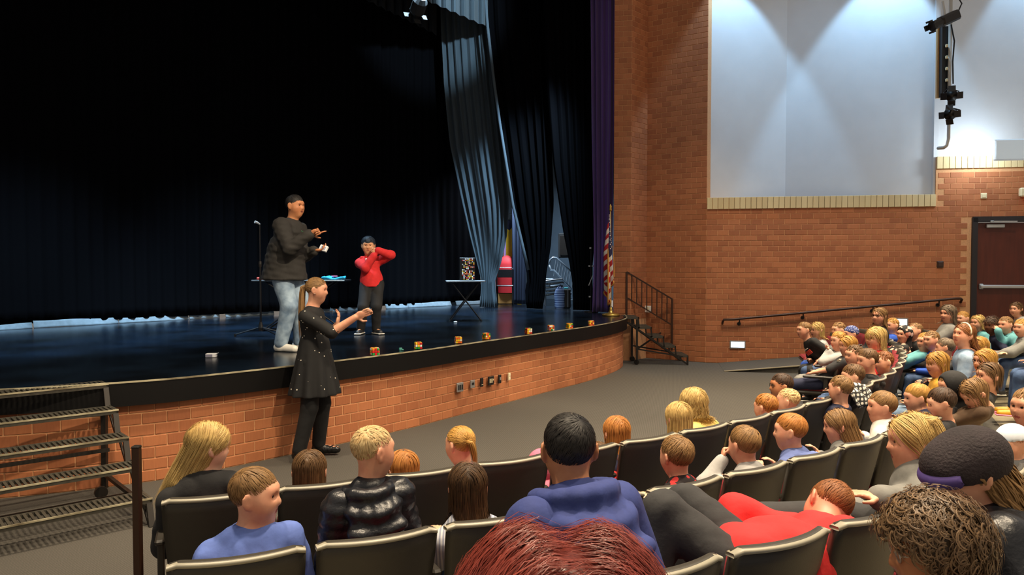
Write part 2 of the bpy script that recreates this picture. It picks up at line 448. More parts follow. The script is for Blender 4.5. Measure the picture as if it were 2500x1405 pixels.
# stage block
mb = MB(); mb.prism([tuple(p) for p in FRONT[::6]] + [(2.2, 15.4), (2.6, 22.5), (-4, 26), (-14, 15), (-12, 6)], .80, STAGE)
stage_floor = struct(mb.build('floor_stage', M_STAGE), 'glossy black painted stage floor')
wf = struct(front_strip(-.012, 0, .74, .15).build('wall_stage_front', M_MORTAR), 'low curved brick wall below the stage edge')
items = []
sL, sR = np.interp(-4.9, FRONT[:, 0], FARC), FARC[-1] - .1
for c in range(7):
    z = .0508 + c * BR_H; s = sL + (c % 2) * BR_L / 2
    while s < sR:
        p, a, n = front_at(s, -.031); far = p[0] < -4.3
        items.append(((p[0], p[1], z + .002), a, 1.0, far)); s += BR_L
lay_bricks(wf, items, brick_mesh)
fa = struct(front_strip(.065, .695, .893, .10).build('trim_1', M_BLACK), 'black fascia band under the stage edge')
struct(front_strip(.070, .894, .907, .02).build('trim_2', M_TRIM), 'worn metal nosing along the stage edge')

# walls right of the stage opening
WA = np.array([3.72, 14.51]); WB = np.array([7.69, 13.80]); WE = np.array([11.6, 13.10])
dW = unit(WB - WA); nW = np.array([dW[1], -dW[0]])          # nW points to the hall
if nW[1] > 0: nW = -nW
aW = math.atan2(dW[1], dW[0])
DOOR0 = 8.29; DOOR1 = 9.36; DOOR_Z0 = .45; DOOR_Z1 = 2.73
def w_at(x):                                              # point on the wall line at world X
    t = (x - WA[0]) / dW[0]; return WA + dW * t
def slab(mb, p, q, z0, z1, th, n):
    a = np.array(p); b = np.array(q); mb.prism([tuple(a), tuple(b), tuple(b - n * th), tuple(a - n * th)][::-1], z0, z1); return mb
wr = MB()
slab(wr, WA, WB, 0, 2.94, .2, nW); slab(wr, WB, w_at(DOOR0), 0, 3.62, .2, nW); slab(wr, w_at(DOOR0), w_at(DOOR1), DOOR_Z1, 3.62, .2, nW); slab(wr, w_at(DOOR1), WE, 0, 3.62, .2, nW)
wall_r = struct(wr.build('wall_right', M_MORTAR), 'red-brown brick wall beside the ramp')
items = []
for c in range(36):
    z = .0508 + c * BR_H; s = (c % 2) * BR_L / 2 + .1016; L = np.linalg.norm(w_at(10.4) - WA)
    if c % 2 and z < 2.91: q = WA + dW * .0508 + nW * -.018; items.append(((q[0], q[1], z), aW, .5))
    while s < L:
        p = WA + dW * s
        hi = 2.94 if p[0] < 7.78 else 3.62
        if z < hi - .03 and not (DOOR0 - .1 < p[0] < DOOR1 + .1 and z < DOOR_Z1 + .02):
            if not (z < max(0, (p[0] - 4) * .105) - .08):
                q = p + nW * -.018
                items.append(((q[0], q[1], z), aW, 1.0))
        s += BR_L
lay_bricks(wall_r, items, brick_mesh)
items = []
def soldier(p, q, z):
    L = np.linalg.norm(np.array(q) - np.array(p)); n = int(round(L / BR_H))
    for i in range(n):
        w = np.array(p) + (np.array(q) - np.array(p)) * ((i + .5) / n) + nW * .004
        items.append(((w[0], w[1], z), aW, L / n / BR_H))
cap = MB(); slab(cap, WA, WB, 2.94, 3.155, .3, nW * 1.0); slab(cap, WB, WE, 3.62, 3.835, .3, nW)
cap_o = struct(cap.build('trim_3', M_MORTAR), 'band of beige bricks standing upright on top of the brick wall')
soldier(WA, WB, 3.05); soldier(WB, w_at(10.5), 3.73)
lay_bricks(cap_o, items, beige_mesh)
# tall brick return and the pilaster beside the stage opening
PIL = [(1.99, 14.86), (2.32, 14.80), (2.70, 15.22), (3.72, 14.51)]
for k, (a, b) in enumerate(zip(PIL[:-1], PIL[1:])):
    a = np.array(a); b = np.array(b); d = unit(b - a); n = np.array([d[1], -d[0]])
    if n @ -a < 0: n = -n
    w = MB(); slab(w, a, b, 0, 9.5, .25, n)
    wo = struct(w.build('wall_pilaster_%d' % (k + 1), M_MORTAR), ['brick pilaster face beside the stage opening', 'narrow angled brick return of the pilaster', 'tall brick wall behind the stage steps'][k])
    items = []
    L = np.linalg.norm(b - a); nb = max(1, round(L / BR_L)); bl = L / nb
    for c in range(72):
        z = .0508 + c * BR_H
        if k < 2 and z < .8: continue
        off = (c % 2) * .5
        for i in range(nb + (1 if off else 0)):
            s0 = max(0, (i - off) * bl); s1 = min(L, (i + 1 - off) * bl)
            p = a + d * (s0 + s1) / 2 - n * .018
            items.append(((p[0], p[1], z), math.atan2(d[1], d[0]), (s1 - s0) / BR_L))
    lay_bricks(wo, items, brick_mesh)
# white upper wall with a fold
up = MB(); F0 = (5.36, 14.92)
for (p, q, z0) in [((3.60, 14.62), F0, 3.0), (F0, (7.74, 13.90), 3.0), ((7.69, 13.93), (11.6, 13.22), 3.7)]:
    slab(up, p, q, z0, 9.5, .15, nW)
slab(up, (7.66, 13.84), (7.74, 13.83), 3.155, 9.5, .12, nW)
struct(up.build('wall_upper', M_WHITE), 'white plaster upper wall with a vertical fold')
# ramp along the wall
rp = MB(); A = []
for x in np.linspace(3.95, 9.6, 12):
    w = w_at(x); f = w + nW * 1.18; z = max(.004, (min(x, 8.25) - 3.95) * .1047)
    A.append([(w[0], w[1], z), (f[0], f[1], z), (f[0], f[1], -.02)])
rp.grid(np.array(A)[:, ::-1])
ramp_o = struct(rp.build('floor_ramp', M_CARPET), 'carpeted ramp rising along the brick wall')
rt = MB(); A = []
for x in np.linspace(3.95, 9.6, 12):
    f = w_at(x) + nW * 1.18; z = max(.004, (min(x, 8.25) - 3.95) * .1047); A.append((f[0], f[1], z + .004))
for p, q in zip(A[:-1], A[1:]): rt.bar(p, q, .05, .012)
struct(rt.build('trim_4', mat('ramp_edge', (150, 140, 115), .5)), 'pale metal edge strip of the ramp')

# double door at the head of the ramp
dr = thing('door_1', 'dark red-brown door with push bar at the head of the ramp', None, (*w_at((DOOR0 + DOOR1) / 2), DOOR_Z0)); dr['kind'] = 'structure'
Rw = rotz(aW); M_DOOR = mat('stained_door', (92, 36, 20), .4, .25, 3, stretch=(6, 6, .6)); M_FRAME = mat('door_frame', (30, 26, 30), .5)
def wbox(mb, x, z, w, h, dep, out, bev=.0, mi=0):
    p = w_at(x) + nW * out
    return mb.bbox((p[0], p[1], z), (w, dep, h), bev, Rw, mi) if bev else mb.box((p[0], p[1], z), (w, dep, h), Rw, mi)
f = MB(); wbox(f, DOOR0 + .04, 1.59, .09, 2.28, .14, -.02); wbox(f, DOOR1 - .04, 1.59, .09, 2.28, .14, -.02); wbox(f, (DOOR0+DOOR1)/2, 2.70, DOOR1-DOOR0, .10, .14, -.02); f.build('door_frame', M_FRAME, dr)
f = MB(); wbox(f, (DOOR0+DOOR1)/2 - .01, 1.55, DOOR1-DOOR0-.17, 2.18, .045, -.05, .006); leaf = f.build('door_leaf', M_DOOR, dr)
f = MB(); wbox(f, 8.86, 1.49, .86, .06, .05, .02, .012); wbox(f, 8.46, 1.49, .07, .10, .05, 0, .01); wbox(f, 9.24, 1.49, .07, .10, .05, 0, .01); f.build('push_bar', M_STEEL, leaf)
f = MB(); wbox(f, 8.67, 2.58, .30, .065, .06, 0, .008); f.build('door_closer', M_STEEL, leaf)
f = MB(); p0 = w_at(8.62) + nW * .06; p1 = w_at(8.98) + nW * .10; f.bar((*p0, 2.66), (*p1, 2.655), .025, .02); wbox(f, 8.60, 2.66, .06, .035, .05, .03, .006); f.build('closer_arm', M_STEEL, leaf)
f = MB(); wbox(f, DOOR1 - .09, 1.55, .012, 2.15, .05, -.02); f.build('door_edge', M_STEEL, leaf)

# handrail
hr = thing('handrail', 'dark bronze handrail fixed along the ramp wall', 'handrail', (*w_at(4.0), .84))
def rail_pt(x, z, out=.09): p = w_at(x) + nW * out; return (p[0], p[1], z)
MB().tube([rail_pt(4.02, .76, .02), rail_pt(4.02, .80), rail_pt(4.04, .84), rail_pt(4.20, .845), rail_pt(8.02, 1.275), rail_pt(8.1, 1.275), rail_pt(8.12, 1.26), rail_pt(8.12, 1.20, .03)], .022, 10).build('rail', M_BRONZE, hr, True)
for x, z in ((4.32, .85), (5.45, .98), (6.65, 1.12), (7.75, 1.24)):
    b = MB(); b.tube([rail_pt(x, z, .09), rail_pt(x, z - .07, .075), rail_pt(x, z - .09, .0)], .012, 6); b.lathe([(.035, -.01), (.035, .01)], (*(w_at(x) + nW * .012), z - .09), 10, R=rotz(aW) @ rotx(PI/2)); b.build('bracket', M_DKMETAL, hr)

# recessed step lights
M_LENS = mat('step_light_lens', (225, 238, 255), .3, emit=((210, 230, 255), 2.6))
M_PLATE = mat('grey_plate', (150, 146, 140), .45, metal=.3)
for x, z, lab in ((4.30, .36, 'lit step light low on the brick wall below the handrail end'), (7.12, .83, 'lit step light on the brick wall among the far seats')):
    p = w_at(x)
    t = thing('step_light', lab, 'light', (p[0], p[1], z), 'recessed step lights on the ramp wall')
    f = MB(); wbox(f, x, z + .065, .29, .022, .03, .01); wbox(f, x, z - .065, .29, .022, .03, .01); wbox(f, x - .133, z, .024, .13, .03, .01); wbox(f, x + .133, z, .024, .13, .03, .01); f.build('faceplate', M_PLATE, t)
    f = MB(); wbox(f, x, z, .25, .11, .012, .021, .003); f.build('lens', M_LENS, t)
# small wall boxes
def plate(name, label, cat, x, z, w, h, m, dep=.03):
    p = w_at(x); t = thing(name, label, cat, (p[0], p[1], z)); f = MB(); wbox(f, x, z, w, h, dep, .012, .006); f.build('cover', m, t)
    f = MB(); wbox(f, x, z, w * .62, h * .62, dep * .4, .012 + dep * .55, .003); f.build('inset', m, t); return t
plate('thermostat', 'small cream square box on brick above the door corner', 'wall box', 8.47, 3.12, .10, .10, M_CREAM)
plate('wall_sensor', 'small dark brown box on the brick wall above the handrail', 'wall box', 7.78, 1.89, .11, .12, mat('brown_plastic', (58, 34, 22), .5))
p = w_at(9.2) + nW * .1; t = thing('emergency_light', 'cream alarm unit with red lamp above the door', 'alarm', (p[0], p[1], 3.15))
f = MB(); wbox(f, 9.12, 3.17, .20, .16, .10, .06, .02); wbox(f, 9.28, 3.15, .2, .36, .10, .06, .02); f.build('housing', M_CREAM, t)
f = MB(); wbox(f, 9.17, 3.02, .03, .03, .05, .09, .006); f.build('lamp', mat('red_lamp', (255, 60, 60), .4, emit=((255, 40, 50), 3)), t)
# wide outlet on the return wall
a = np.array(PIL[2]); b = np.array(PIL[3]); d = unit(b - a); n = np.array([-d[1], d[0]]); n = n if n @ -a > 0 else -n
q = at_y(1585, 755, 15.17); t = thing('wall_outlet', 'white wall outlet behind the steps railing', 'outlet', q)
R_ = rotz(math.atan2(d[1], d[0])); MB().bbox(q + np.r_[n, 0] * .06, (.13, .02, .13), .005, R_).build('cover', mat('outlet_white', (235, 232, 224), .5), t); MB().bbox(q + np.r_[n, 0] * .075, (.05, .01, .08), .003, R_).build('socket', M_CREAM, t)
# ------------------------------------------------------------------ curtains
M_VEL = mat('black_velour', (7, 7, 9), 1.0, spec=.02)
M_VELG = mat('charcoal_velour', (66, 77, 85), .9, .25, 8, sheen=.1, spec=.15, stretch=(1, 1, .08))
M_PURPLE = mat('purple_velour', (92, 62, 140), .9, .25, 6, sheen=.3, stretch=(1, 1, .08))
M_LEAK = mat('light_leak_white', (112, 124, 132), .9, .2, 14)  # pale tone for the light leak under the rear curtain
def drape(name, pts_by_z, mat_, label, cat='curtain', nx=48, pleats=9, amp=.06, seed=0, parent=None, group=None, th=.012):
    """hanging cloth: pts_by_z = [(z, (xl,yl), (xr,yr))] from the floor up"""
    P = []; zs = [p[0] for p in pts_by_z]; r = random.Random(seed)
    ph = [r.uniform(-.25, .25) for _ in range(nx + 1)]
    L = np.array([p[1] for p in pts_by_z]); R_ = np.array([p[2] for p in pts_by_z])
    W0 = max(np.linalg.norm(R_ - L, axis=1))
    zz = np.linspace(zs[0], zs[-1], 40)
    for z in zz:
        l = np.array([np.interp(z, zs, L[:, k]) for k in (0, 1)]); q = np.array([np.interp(z, zs, R_[:, k]) for k in (0, 1)])
        d = unit(q - l); n = np.array([d[1], -d[0]]); row = []; w = np.linalg.norm(q - l)
        for i in range(nx + 1):
            t = i / nx; a = amp * (1.0 + .35 * math.sin(7 * t + seed)) * (.6 + .4 * w / W0)
            off = a * math.sin(2 * PI * pleats * t + 1.2 * math.sin(5.1 * t + seed) + .15 * math.sin(z * 1.7 + 9 * t)) + .2 * a * math.sin(2 * PI * pleats * 2.3 * t + seed)
            p = l + (q - l) * t + n * off; row.append((p[0], p[1], z))
        P.append(row)
    o = MB().sheet(np.array(P), th).build(name, mat_, parent, True)
    if parent is None: tag(o, label, cat, group)
    return o
# black back curtain in panels along the rear of the stage
BK = np.array([(-11.6, 7.6), (-7.83, 11.56), (-4.94, 14.86), (-.75, 18.85), (.9, 20.3)])
BKa = np.concatenate([[0], np.cumsum(np.linalg.norm(np.diff(BK, axis=0), axis=1))])
def bk(s): return np.array([np.interp(s, BKa, BK[:, 0]), np.interp(s, BKa, BK[:, 1])])
drape('back_curtain', [(.97, tuple(bk(0)), tuple(bk(BKa[-1] - 1.9))), (9.0, tuple(bk(0)), tuple(bk(BKa[-1] - 1.9)))], M_VEL, 'full black curtain closing the rear of the stage', nx=420, pleats=70, amp=.03, seed=3)
# pale strips standing in for light leaking under the black curtain
hem = thing('curtain_light_leak', 'white cloth hem showing below the black rear curtain', 'backdrop', (*bk(5), STAGE))
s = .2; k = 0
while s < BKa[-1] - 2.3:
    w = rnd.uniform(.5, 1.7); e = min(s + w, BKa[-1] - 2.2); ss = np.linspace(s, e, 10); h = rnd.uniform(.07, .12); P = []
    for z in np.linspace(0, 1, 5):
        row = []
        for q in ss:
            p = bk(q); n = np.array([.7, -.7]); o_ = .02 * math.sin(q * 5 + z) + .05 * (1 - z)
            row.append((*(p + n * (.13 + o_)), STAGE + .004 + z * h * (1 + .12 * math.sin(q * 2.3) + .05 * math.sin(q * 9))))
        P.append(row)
    MB().sheet(np.array(P), .01).build('cloth_panel', M_LEAK, hem, True); s = e + rnd.choice([.01, .02, .12, .16]); k += 1

def leg(name, label, prof, Y, dY, m, pleats, amp, seed):
    """prof: rows (pixel y, pixel x left, pixel x right) of one hanging leg at depth Y; dY = how much deeper the left side hangs"""
    rows = []
    for (v, ul, ur) in prof[::-1]:
        a = at_y(ul, v, Y + dY); b = at_y(ur, v, Y)
        z = (a[2] + b[2]) / 2; rows.append((max(z, STAGE + .015), (a[0], a[1]), (b[0], b[1])))
    rows.sort(key=lambda t: t[0]); z_fix = []
    for r_ in rows:
        if not z_fix or r_[0] > z_fix[-1][0] + .01: z_fix.append(r_)
    z_fix[0] = (STAGE + .015,) + z_fix[0][1:]
    return drape(name, z_fix, m, label, nx=90, pleats=pleats, amp=amp, seed=seed)
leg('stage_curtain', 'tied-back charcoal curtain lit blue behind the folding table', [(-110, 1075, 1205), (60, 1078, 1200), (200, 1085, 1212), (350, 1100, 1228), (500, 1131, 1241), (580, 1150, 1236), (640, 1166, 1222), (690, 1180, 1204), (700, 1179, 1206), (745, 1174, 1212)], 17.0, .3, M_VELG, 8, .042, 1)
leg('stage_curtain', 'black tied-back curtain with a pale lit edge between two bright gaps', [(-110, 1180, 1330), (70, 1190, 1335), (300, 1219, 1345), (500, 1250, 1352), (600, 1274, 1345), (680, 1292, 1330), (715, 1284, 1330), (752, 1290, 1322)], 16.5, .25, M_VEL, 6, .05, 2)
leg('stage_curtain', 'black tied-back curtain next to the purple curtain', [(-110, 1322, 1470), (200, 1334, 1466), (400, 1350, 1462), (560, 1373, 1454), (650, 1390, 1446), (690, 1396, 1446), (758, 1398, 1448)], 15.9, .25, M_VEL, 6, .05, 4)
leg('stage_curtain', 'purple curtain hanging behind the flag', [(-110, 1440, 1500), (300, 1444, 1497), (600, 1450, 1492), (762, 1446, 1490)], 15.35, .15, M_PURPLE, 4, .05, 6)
# turned edge of the second curtain, lit look put into its paler cloth
MB().tube([at_y(u, v, 16.4) for (v, u) in [(-60, 1180), (70, 1191), (200, 1206), (300, 1220), (400, 1236), (500, 1252), (600, 1276), (660, 1290)]], .035, 6).build('edge_fold', mat('lit_edge_velour', (70, 82, 92), .9), bpy.data.objects['stage_curtain.001'], True)
# pleated borders across the top of the stage
def border(label, pix, Y0, Y1, m, seed):
    A = []; n = 60
    for i in range(n + 1):
        t = i / n; u = pix[0][0] + (pix[1][0] - pix[0][0]) * t; v = pix[0][1] + (pix[1][1] - pix[0][1]) * t
        Y = Y0 + (Y1 - Y0) * t; sc = abs(((t * (pix[2])) % 1) - .5)
        b = at_y(u, v + 10 * sc, Y + .55 * sc); A.append([(b[0], b[1], b[2]), (b[0], b[1], b[2] + .6), (b[0], b[1], 9.25)])
    return tag(MB().sheet(np.array(A), .012).build('stage_border', m), label, 'curtain')
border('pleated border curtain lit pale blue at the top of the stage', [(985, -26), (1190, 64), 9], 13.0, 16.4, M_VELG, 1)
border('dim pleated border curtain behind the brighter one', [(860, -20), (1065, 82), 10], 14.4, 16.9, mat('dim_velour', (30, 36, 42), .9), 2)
# unseen black masking added to keep overhead light off the stage
mk = MB(); mk.prism([(2.0, 15.2), (2.9, 22.8), (-4, 26), (-14, 15), (-13, 4), (-8.2, 4.0)], 9.3, 9.36); struct(mk.build('ceiling_light_block', M_BLACK), 'unseen black ceiling added to block light over the stage')
mk = MB(); mk.prism([(2.0, 15.1), (-8.2, 4.0), (-8.3, 4.1), (1.9, 15.2)], 7.75, 9.4); struct(mk.build('wall_header_light_block', M_BLACK), 'unseen black header wall added to block light above the opening')
mk = MB()
for (a, b) in [((2.1, 15.3), (3.0, 22.5)), ((-11.8, 5.8), (-12.0, 12.5))]:
    a = np.array(a); b = np.array(b); d = unit(b - a); mk.prism([tuple(a), tuple(b), tuple(b + .1 * np.array([d[1], -d[0]])), tuple(a + .1 * np.array([d[1], -d[0]]))], 0, 9.4)
struct(mk.build('wall_wings_light_block', M_BLACK), 'black wing walls added to block light beside the stage')
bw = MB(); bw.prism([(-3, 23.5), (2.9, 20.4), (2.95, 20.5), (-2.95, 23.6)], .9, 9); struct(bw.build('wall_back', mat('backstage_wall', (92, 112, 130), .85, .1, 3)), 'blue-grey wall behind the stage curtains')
area_lamp('backstage_lamp', (.35, 17.9, 4.6), (.15, 18.7, 1.2), .6, 170, (.72, .86, 1.0), spread=math.radians(140))

# stage lantern in the flies
sl = thing('stage_lantern', 'dark stage lantern hanging in front of the pleated border', 'stage light', at_y(1022, 16, 13.2))
c = at_y(1022, 16, 13.2); Rl = rotz(.5) @ rotx(.9)
MB().lathe([(.10, -.14), (.13, -.1), (.13, .1), (.09, .18)], c, 12, R=Rl).build('barrel', mat('matt_black', (9, 9, 10), .8), sl); MB().tube([c + [0, 0, .1], c + [0, 0, .6]], .02, 6).build('hanger', mat('matt_black', (9, 9, 10), .8), sl)
for a in range(4): MB().box(c + Rl @ np.array([.15 * math.cos(a * PI/2), .15 * math.sin(a * PI/2), -.19]), (.12, .12, .004), Rl @ rotz(a * PI/2)).build('barn_door', mat('matt_black', (9, 9, 10), .8), sl)

# ------------------------------------------------------------------ lamps on the pole by the upper wall
pole = thing('light_pole', 'vertical white pipe with black box bar on the upper wall', 'pipe', at_y(2318, 360, 13.2))
M_PIPE = mat('painted_pipe', (180, 176, 168), .5)
MB().tube([at_y(2290, 362, 13.35), at_y(2304, 361, 13.22), at_y(2312, 356, 13.2), at_y(2316, 340, 13.2), at_y(2318, 200, 13.2), at_y(2322, -40, 13.2)], .03, 8).build('pipe', M_PIPE, pole, True)
q0 = at_y(2305, 66, 13.28); q1 = at_y(2303, 238, 13.28); MB().bar(q0, q1, .11, .09, up=(0, 1, 0)).build('power_bar', mat('black_box', (16, 16, 20), .45), pole)
q0 = at_y(2293, 62, 13.36); q1 = at_y(2291, 240, 13.36); MB().bar(q0, q1, .08, .05, up=(0, 1, 0)).build('wood_edge', mat('wood_edge', (176, 140, 92), .6), pole)
for v in (112, 140, 168, 196):
    p = at_y(2311, v, 13.2); MB().bbox(p, (.035, .04, .05), .006).build('socket', M_CREAM, pole)
MB().tube([at_y(2322, 60, 13.1), at_y(2330, 100, 13.1), at_y(2326, 150, 13.12), at_y(2327, 205, 13.12)], .012, 6).build('cable', M_DKMETAL, pole, True)
def par(label, u, v, Y, aim, size):
    c = at_y(u, v, Y); d = unit(aim); x = unit(np.cross(d, (0, 0, 1))); R_ = np.column_stack([x, np.cross(d, x), d])
    t = thing('stage_lantern', label, 'stage light', c, 'lanterns on the pipe by the upper wall')
    MB().lathe([(.05, -.2), (.10, -.18), (.115, -.06), (.115, .12), (.12, .13)], c, 14, R=R_ * size).build('housing', M_DKMETAL, t, True)
    MB().lathe([(.10, .115), (.10, .125)], c, 14, R=R_ * size).build('lens', mat('lens_glass', (70, 66, 60), .15, metal=.6), t)
    y = MB(); y.tube([c + R_ @ np.array([.13, 0, 0]) * size, c + R_ @ np.array([.14, 0, -.12]) * size + [0, 0, .05], c + [0, .1, .14], c + R_ @ np.array([-.14, 0, -.12]) * size + [0, 0, .05], c + R_ @ np.array([-.13, 0, 0]) * size], .012, 6); y.build('yoke', M_DKMETAL, t)
    for a in range(4):
        MB().box(c + R_ @ np.array([.15 * math.cos(a*PI/2), .15 * math.sin(a*PI/2), .17]) * size, (.11, .11, .004), R_ @ rotz(a*PI/2) @ roty(.6)).build('barn_door', M_DKMETAL, t)
par('upper of two round black lanterns below the black bar', 2323, 233, 12.95, (-.45, -.85, -.25), .8)
par('lower of two round black lanterns on the pipe', 2322, 279, 12.95, (-.6, -.7, -.2), .8)
c = at_y(2306, 50, 12.95); d = unit((-.86, -.3, -.42)); x = unit(np.cross(d, (0, 0, 1))); R_ = np.column_stack([x, np.cross(d, x), d])
t = thing('profile_spotlight', 'long black profile spotlight tilted at the top of the pipe', 'stage light', c)
MB().bbox(c - d * .1, (.17, .17, .42), .03, R_).build('body', M_DKMETAL, t); MB().lathe([(.075, .08), (.075, .27), (.085, .28), (.085, .30)], c, 14, R=R_).build('barrel', M_DKMETAL, t)
for a in range(4): MB().box(c + R_ @ np.array([.09 * math.cos(a*PI/2), .09 * math.sin(a*PI/2), .33]), (.03, .09, .06), R_ @ rotz(a*PI/2)).build('shutter', M_DKMETAL, t)
y = MB(); y.tube([c + [0, 0, .0], c + [.02, .05, .18], c + [.02, .1, .35]], .02, 6); y.build('yoke', M_PIPE, t); MB().tube([c - d * .3, c - d * .42 + [0, 0, .15], c + [.2, .1, .55]], .012, 6).build('cable', M_DKMETAL, t, True)
# lit panel box on the ledge
c = at_y(2470, 366, 13.05); t = thing('light_box', 'pale translucent light box glowing on the wall ledge', 'light', c - [0, 0, .2])
MB().bbox(c, (.56, .10, .36), .02, Rw).build('panel', mat('milky_panel', (200, 214, 226), .4, emit=((190, 212, 230), .25)), t)
MB().bbox(c + [-.24, .04, -.0], (.05, .08, .34), .01, Rw).build('side_tube', mat('tube_glow', (235, 245, 255), .3, emit=((225, 240, 255), 9)), t)
pl = bpy.data.lights.new('light_box_glow', 'POINT'); pl.energy = 40; pl.color = (.8, .92, 1); pl.shadow_soft_size = .1; po = bpy.data.objects.new('light_box_glow', pl); col.objects.link(po); po.location = c + np.array([-.36, .18, .02])

# ------------------------------------------------------------------ steps up to the stage
M_GRATE = mat('grate_metal', (92, 89, 80), .4, .3, 30, metal=.5)
M_STEPBLK = mat('step_frame', (38, 34, 30), .5, metal=.3)
def tread(parent, c, along, depthv, L, D, th=.035, nbar=None):
    """open grating tread: frame + bars"""
    a = unit(along); d = unit(depthv); R_ = np.column_stack([a, d, (0, 0, 1)])
    if np.linalg.det(R_) < 0: R_ = np.column_stack([-a, d, (0, 0, 1)])
    m = MB(); c = np.asarray(c, float)
    for s_ in (-1, 1):
        m.box(c + d * s_ * (D/2 - .008), (L, .016, th), R_); m.box(c + a * s_ * (L/2 - .008), (.016, D, th), R_)
    tr = m.build('tread', M_GRATE, parent)
    m = MB(); n = nbar or int(L / .035)
    for i in range(n):
        m.box(c + a * (-L/2 + .02 + (L - .04) * i / (n - 1)) + np.array([0, 0, th/2 - .008]), (.019, D - .02, .012), R_)
    m.build('grating', M_GRATE, tr)
    return tr
stl = thing('stage_steps', 'open metal grating steps up to the stage beside the aisle post', 'steps', (-3.6, 5.6, 0))
al = unit((.745, .667, 0)); dn = unit((.667, -.745, 0))
ends = [(-3.47, 6.43, .88), (-3.25, 6.07, .705), (-3.11, 5.86, .53), (-3.0, 5.71, .355), (-2.84, 5.47, .18)]
E0 = np.array(ends[0]); Lt = 1.75
for i in range(5):
    e = np.array([-3.47, 6.43, 0]) + dn * (.285 * i) + np.array([0, 0, .885 - .176 * i]); c = e - al * Lt/2 - dn * .0
    tread(stl, c, al, dn, Lt, .23)
    MB().box(c + dn * .117 + [0, 0, .014], (Lt, .010, .012), np.column_stack([al, dn, (0, 0, 1)])).build('nosing', M_TRIM, stl)
for s_ in (0.02, Lt - .02):
    b = np.array([-3.47, 6.43, 0]) - al * s_
    for i in range(5):
        p = b + dn * (.285 * i); m = MB(); m.bar(p + dn * .10 + [0, 0, .87 - .176*i], p + dn * .16 + [0, 0, max(.0, .87 - .176*(i+1))], .04, .03); m.bar(p - dn * .1 + [0, 0, .87 - .176*i], p + dn * .1 + [0, 0, max(0, .87 - .176*(i+1))], .012, .03); m.build('stringer', M_STEPBLK, stl)
    MB().bar(b + [0, 0, .85] + dn * .05, b + dn * .02, .04, .04).build('leg', M_STEPBLK, stl)
    MB().bar(b + [0, 0, .12] + dn * .02, b + dn * 1.2 + [0, 0, .12], .03, .03).build('base_rail', M_STEPBLK, stl)
for k in range(3):
    b = np.array([-3.47, 6.43, 0]) + dn * (.1 + .3 * k); MB().bar(b + [0, 0, .10 + .12*(2-k)], b - al * Lt + [0, 0, .10 + .12*(2-k)], .025, .03).build('cross_rail', M_STEPBLK, stl)
MB().lathe([(.05, -.015), (.05, .015)], np.array([-3.47, 6.43, .05]) + dn * .32 - al * .12, 12, R=rotz(.7) @ rotx(PI/2)).build('caster', M_DKMETAL, stl)

st2 = thing('stage_steps', 'open metal steps with railing at the far end of the stage', 'steps', (2.7, 14.3, 0))
tx = [2.25, 2.49, 2.72, 2.945, 3.18]; tz = [.885, .70, .525, .345, .165]
for x, z in zip(tx, tz): tread(st2, (x, 14.45, z), (0, 1, 0), (1, 0, 0), .62, .25, nbar=14)
for y in (14.15, 14.75):
    for i in range(4):
        MB().bar((tx[i] + .11, y, tz[i] - .01), (tx[i] + .13, y, tz[i+1]), .025, .02).build('riser_bar', M_STEPBLK, st2)
    MB().bar((3.29, y, .15), (3.29, y, 0), .03, .03).build('leg', M_STEPBLK, st2)
    MB().bar((2.18, y, .80), (3.28, y, .02), .03, .03).build('stringer', M_STEPBLK, st2)
    MB().bar((2.36, y, .30), (3.2, y, .16), .025, .025).build('brace', M_STEPBLK, st2)
    MB().bar((2.34, y, .86), (2.34, y, .10), .035, .035).build('leg', M_STEPBLK, st2)
MB().bar((2.34, 14.15, .30), (2.9, 14.75, .55), .025, .025).build('brace', M_STEPBLK, st2)
for y in (14.2, 14.7): MB().lathe([(.05, -.02), (.05, .02)], (2.34, y, .052), 12, R=rotx(PI/2)).build('caster', M_DKMETAL, st2)
rl = bpy.data.objects.new('railing', None)
y = 14.80
def rz(x, top): return np.interp(x, [2.24, 3.13], [1.74, 1.21]) if top else np.interp(x, [2.24, 3.13], [1.24, .70])
MB().bar((2.24, y, 1.74), (3.13, y, 1.21), .028, .028).build('top_rail', M_BRONZE, st2); MB().bar((2.24, y, 1.24), (3.13, y, .70), .024, .024).build('bottom_rail', M_BRONZE, st2)
for x in (2.24, 3.13): MB().bar((x, y, rz(x, True)), (x, y, .75 if x < 3 else .2), .034, .034).build('post', M_BRONZE, st2)
for i in range(8):
    x = 2.24 + .89 * (i + 1) / 9; MB().bar((x, y, rz(x, True)), (x, y, rz(x, False)), .018, .018).build('baluster', M_BRONZE, st2)
bpy.data.objects.remove(rl)

# aisle post
p = at_y(333, 1092, 3.45); t = thing('aisle_post', 'dark square metal post standing in the aisle by the first seat', 'post', (p[0], p[1], 0))
MB().bbox((p[0], p[1], p[2] / 2), (.034, .034, p[2]), .004).build('shaft', M_BRONZE, t); MB().bbox((p[0], p[1], .01), (.12, .12, .02), .004).build('base_plate', M_BRONZE, t); MB().bbox((p[0], p[1], p[2]), (.036, .036, .012), .004).build('cap', M_DKMETAL, t)

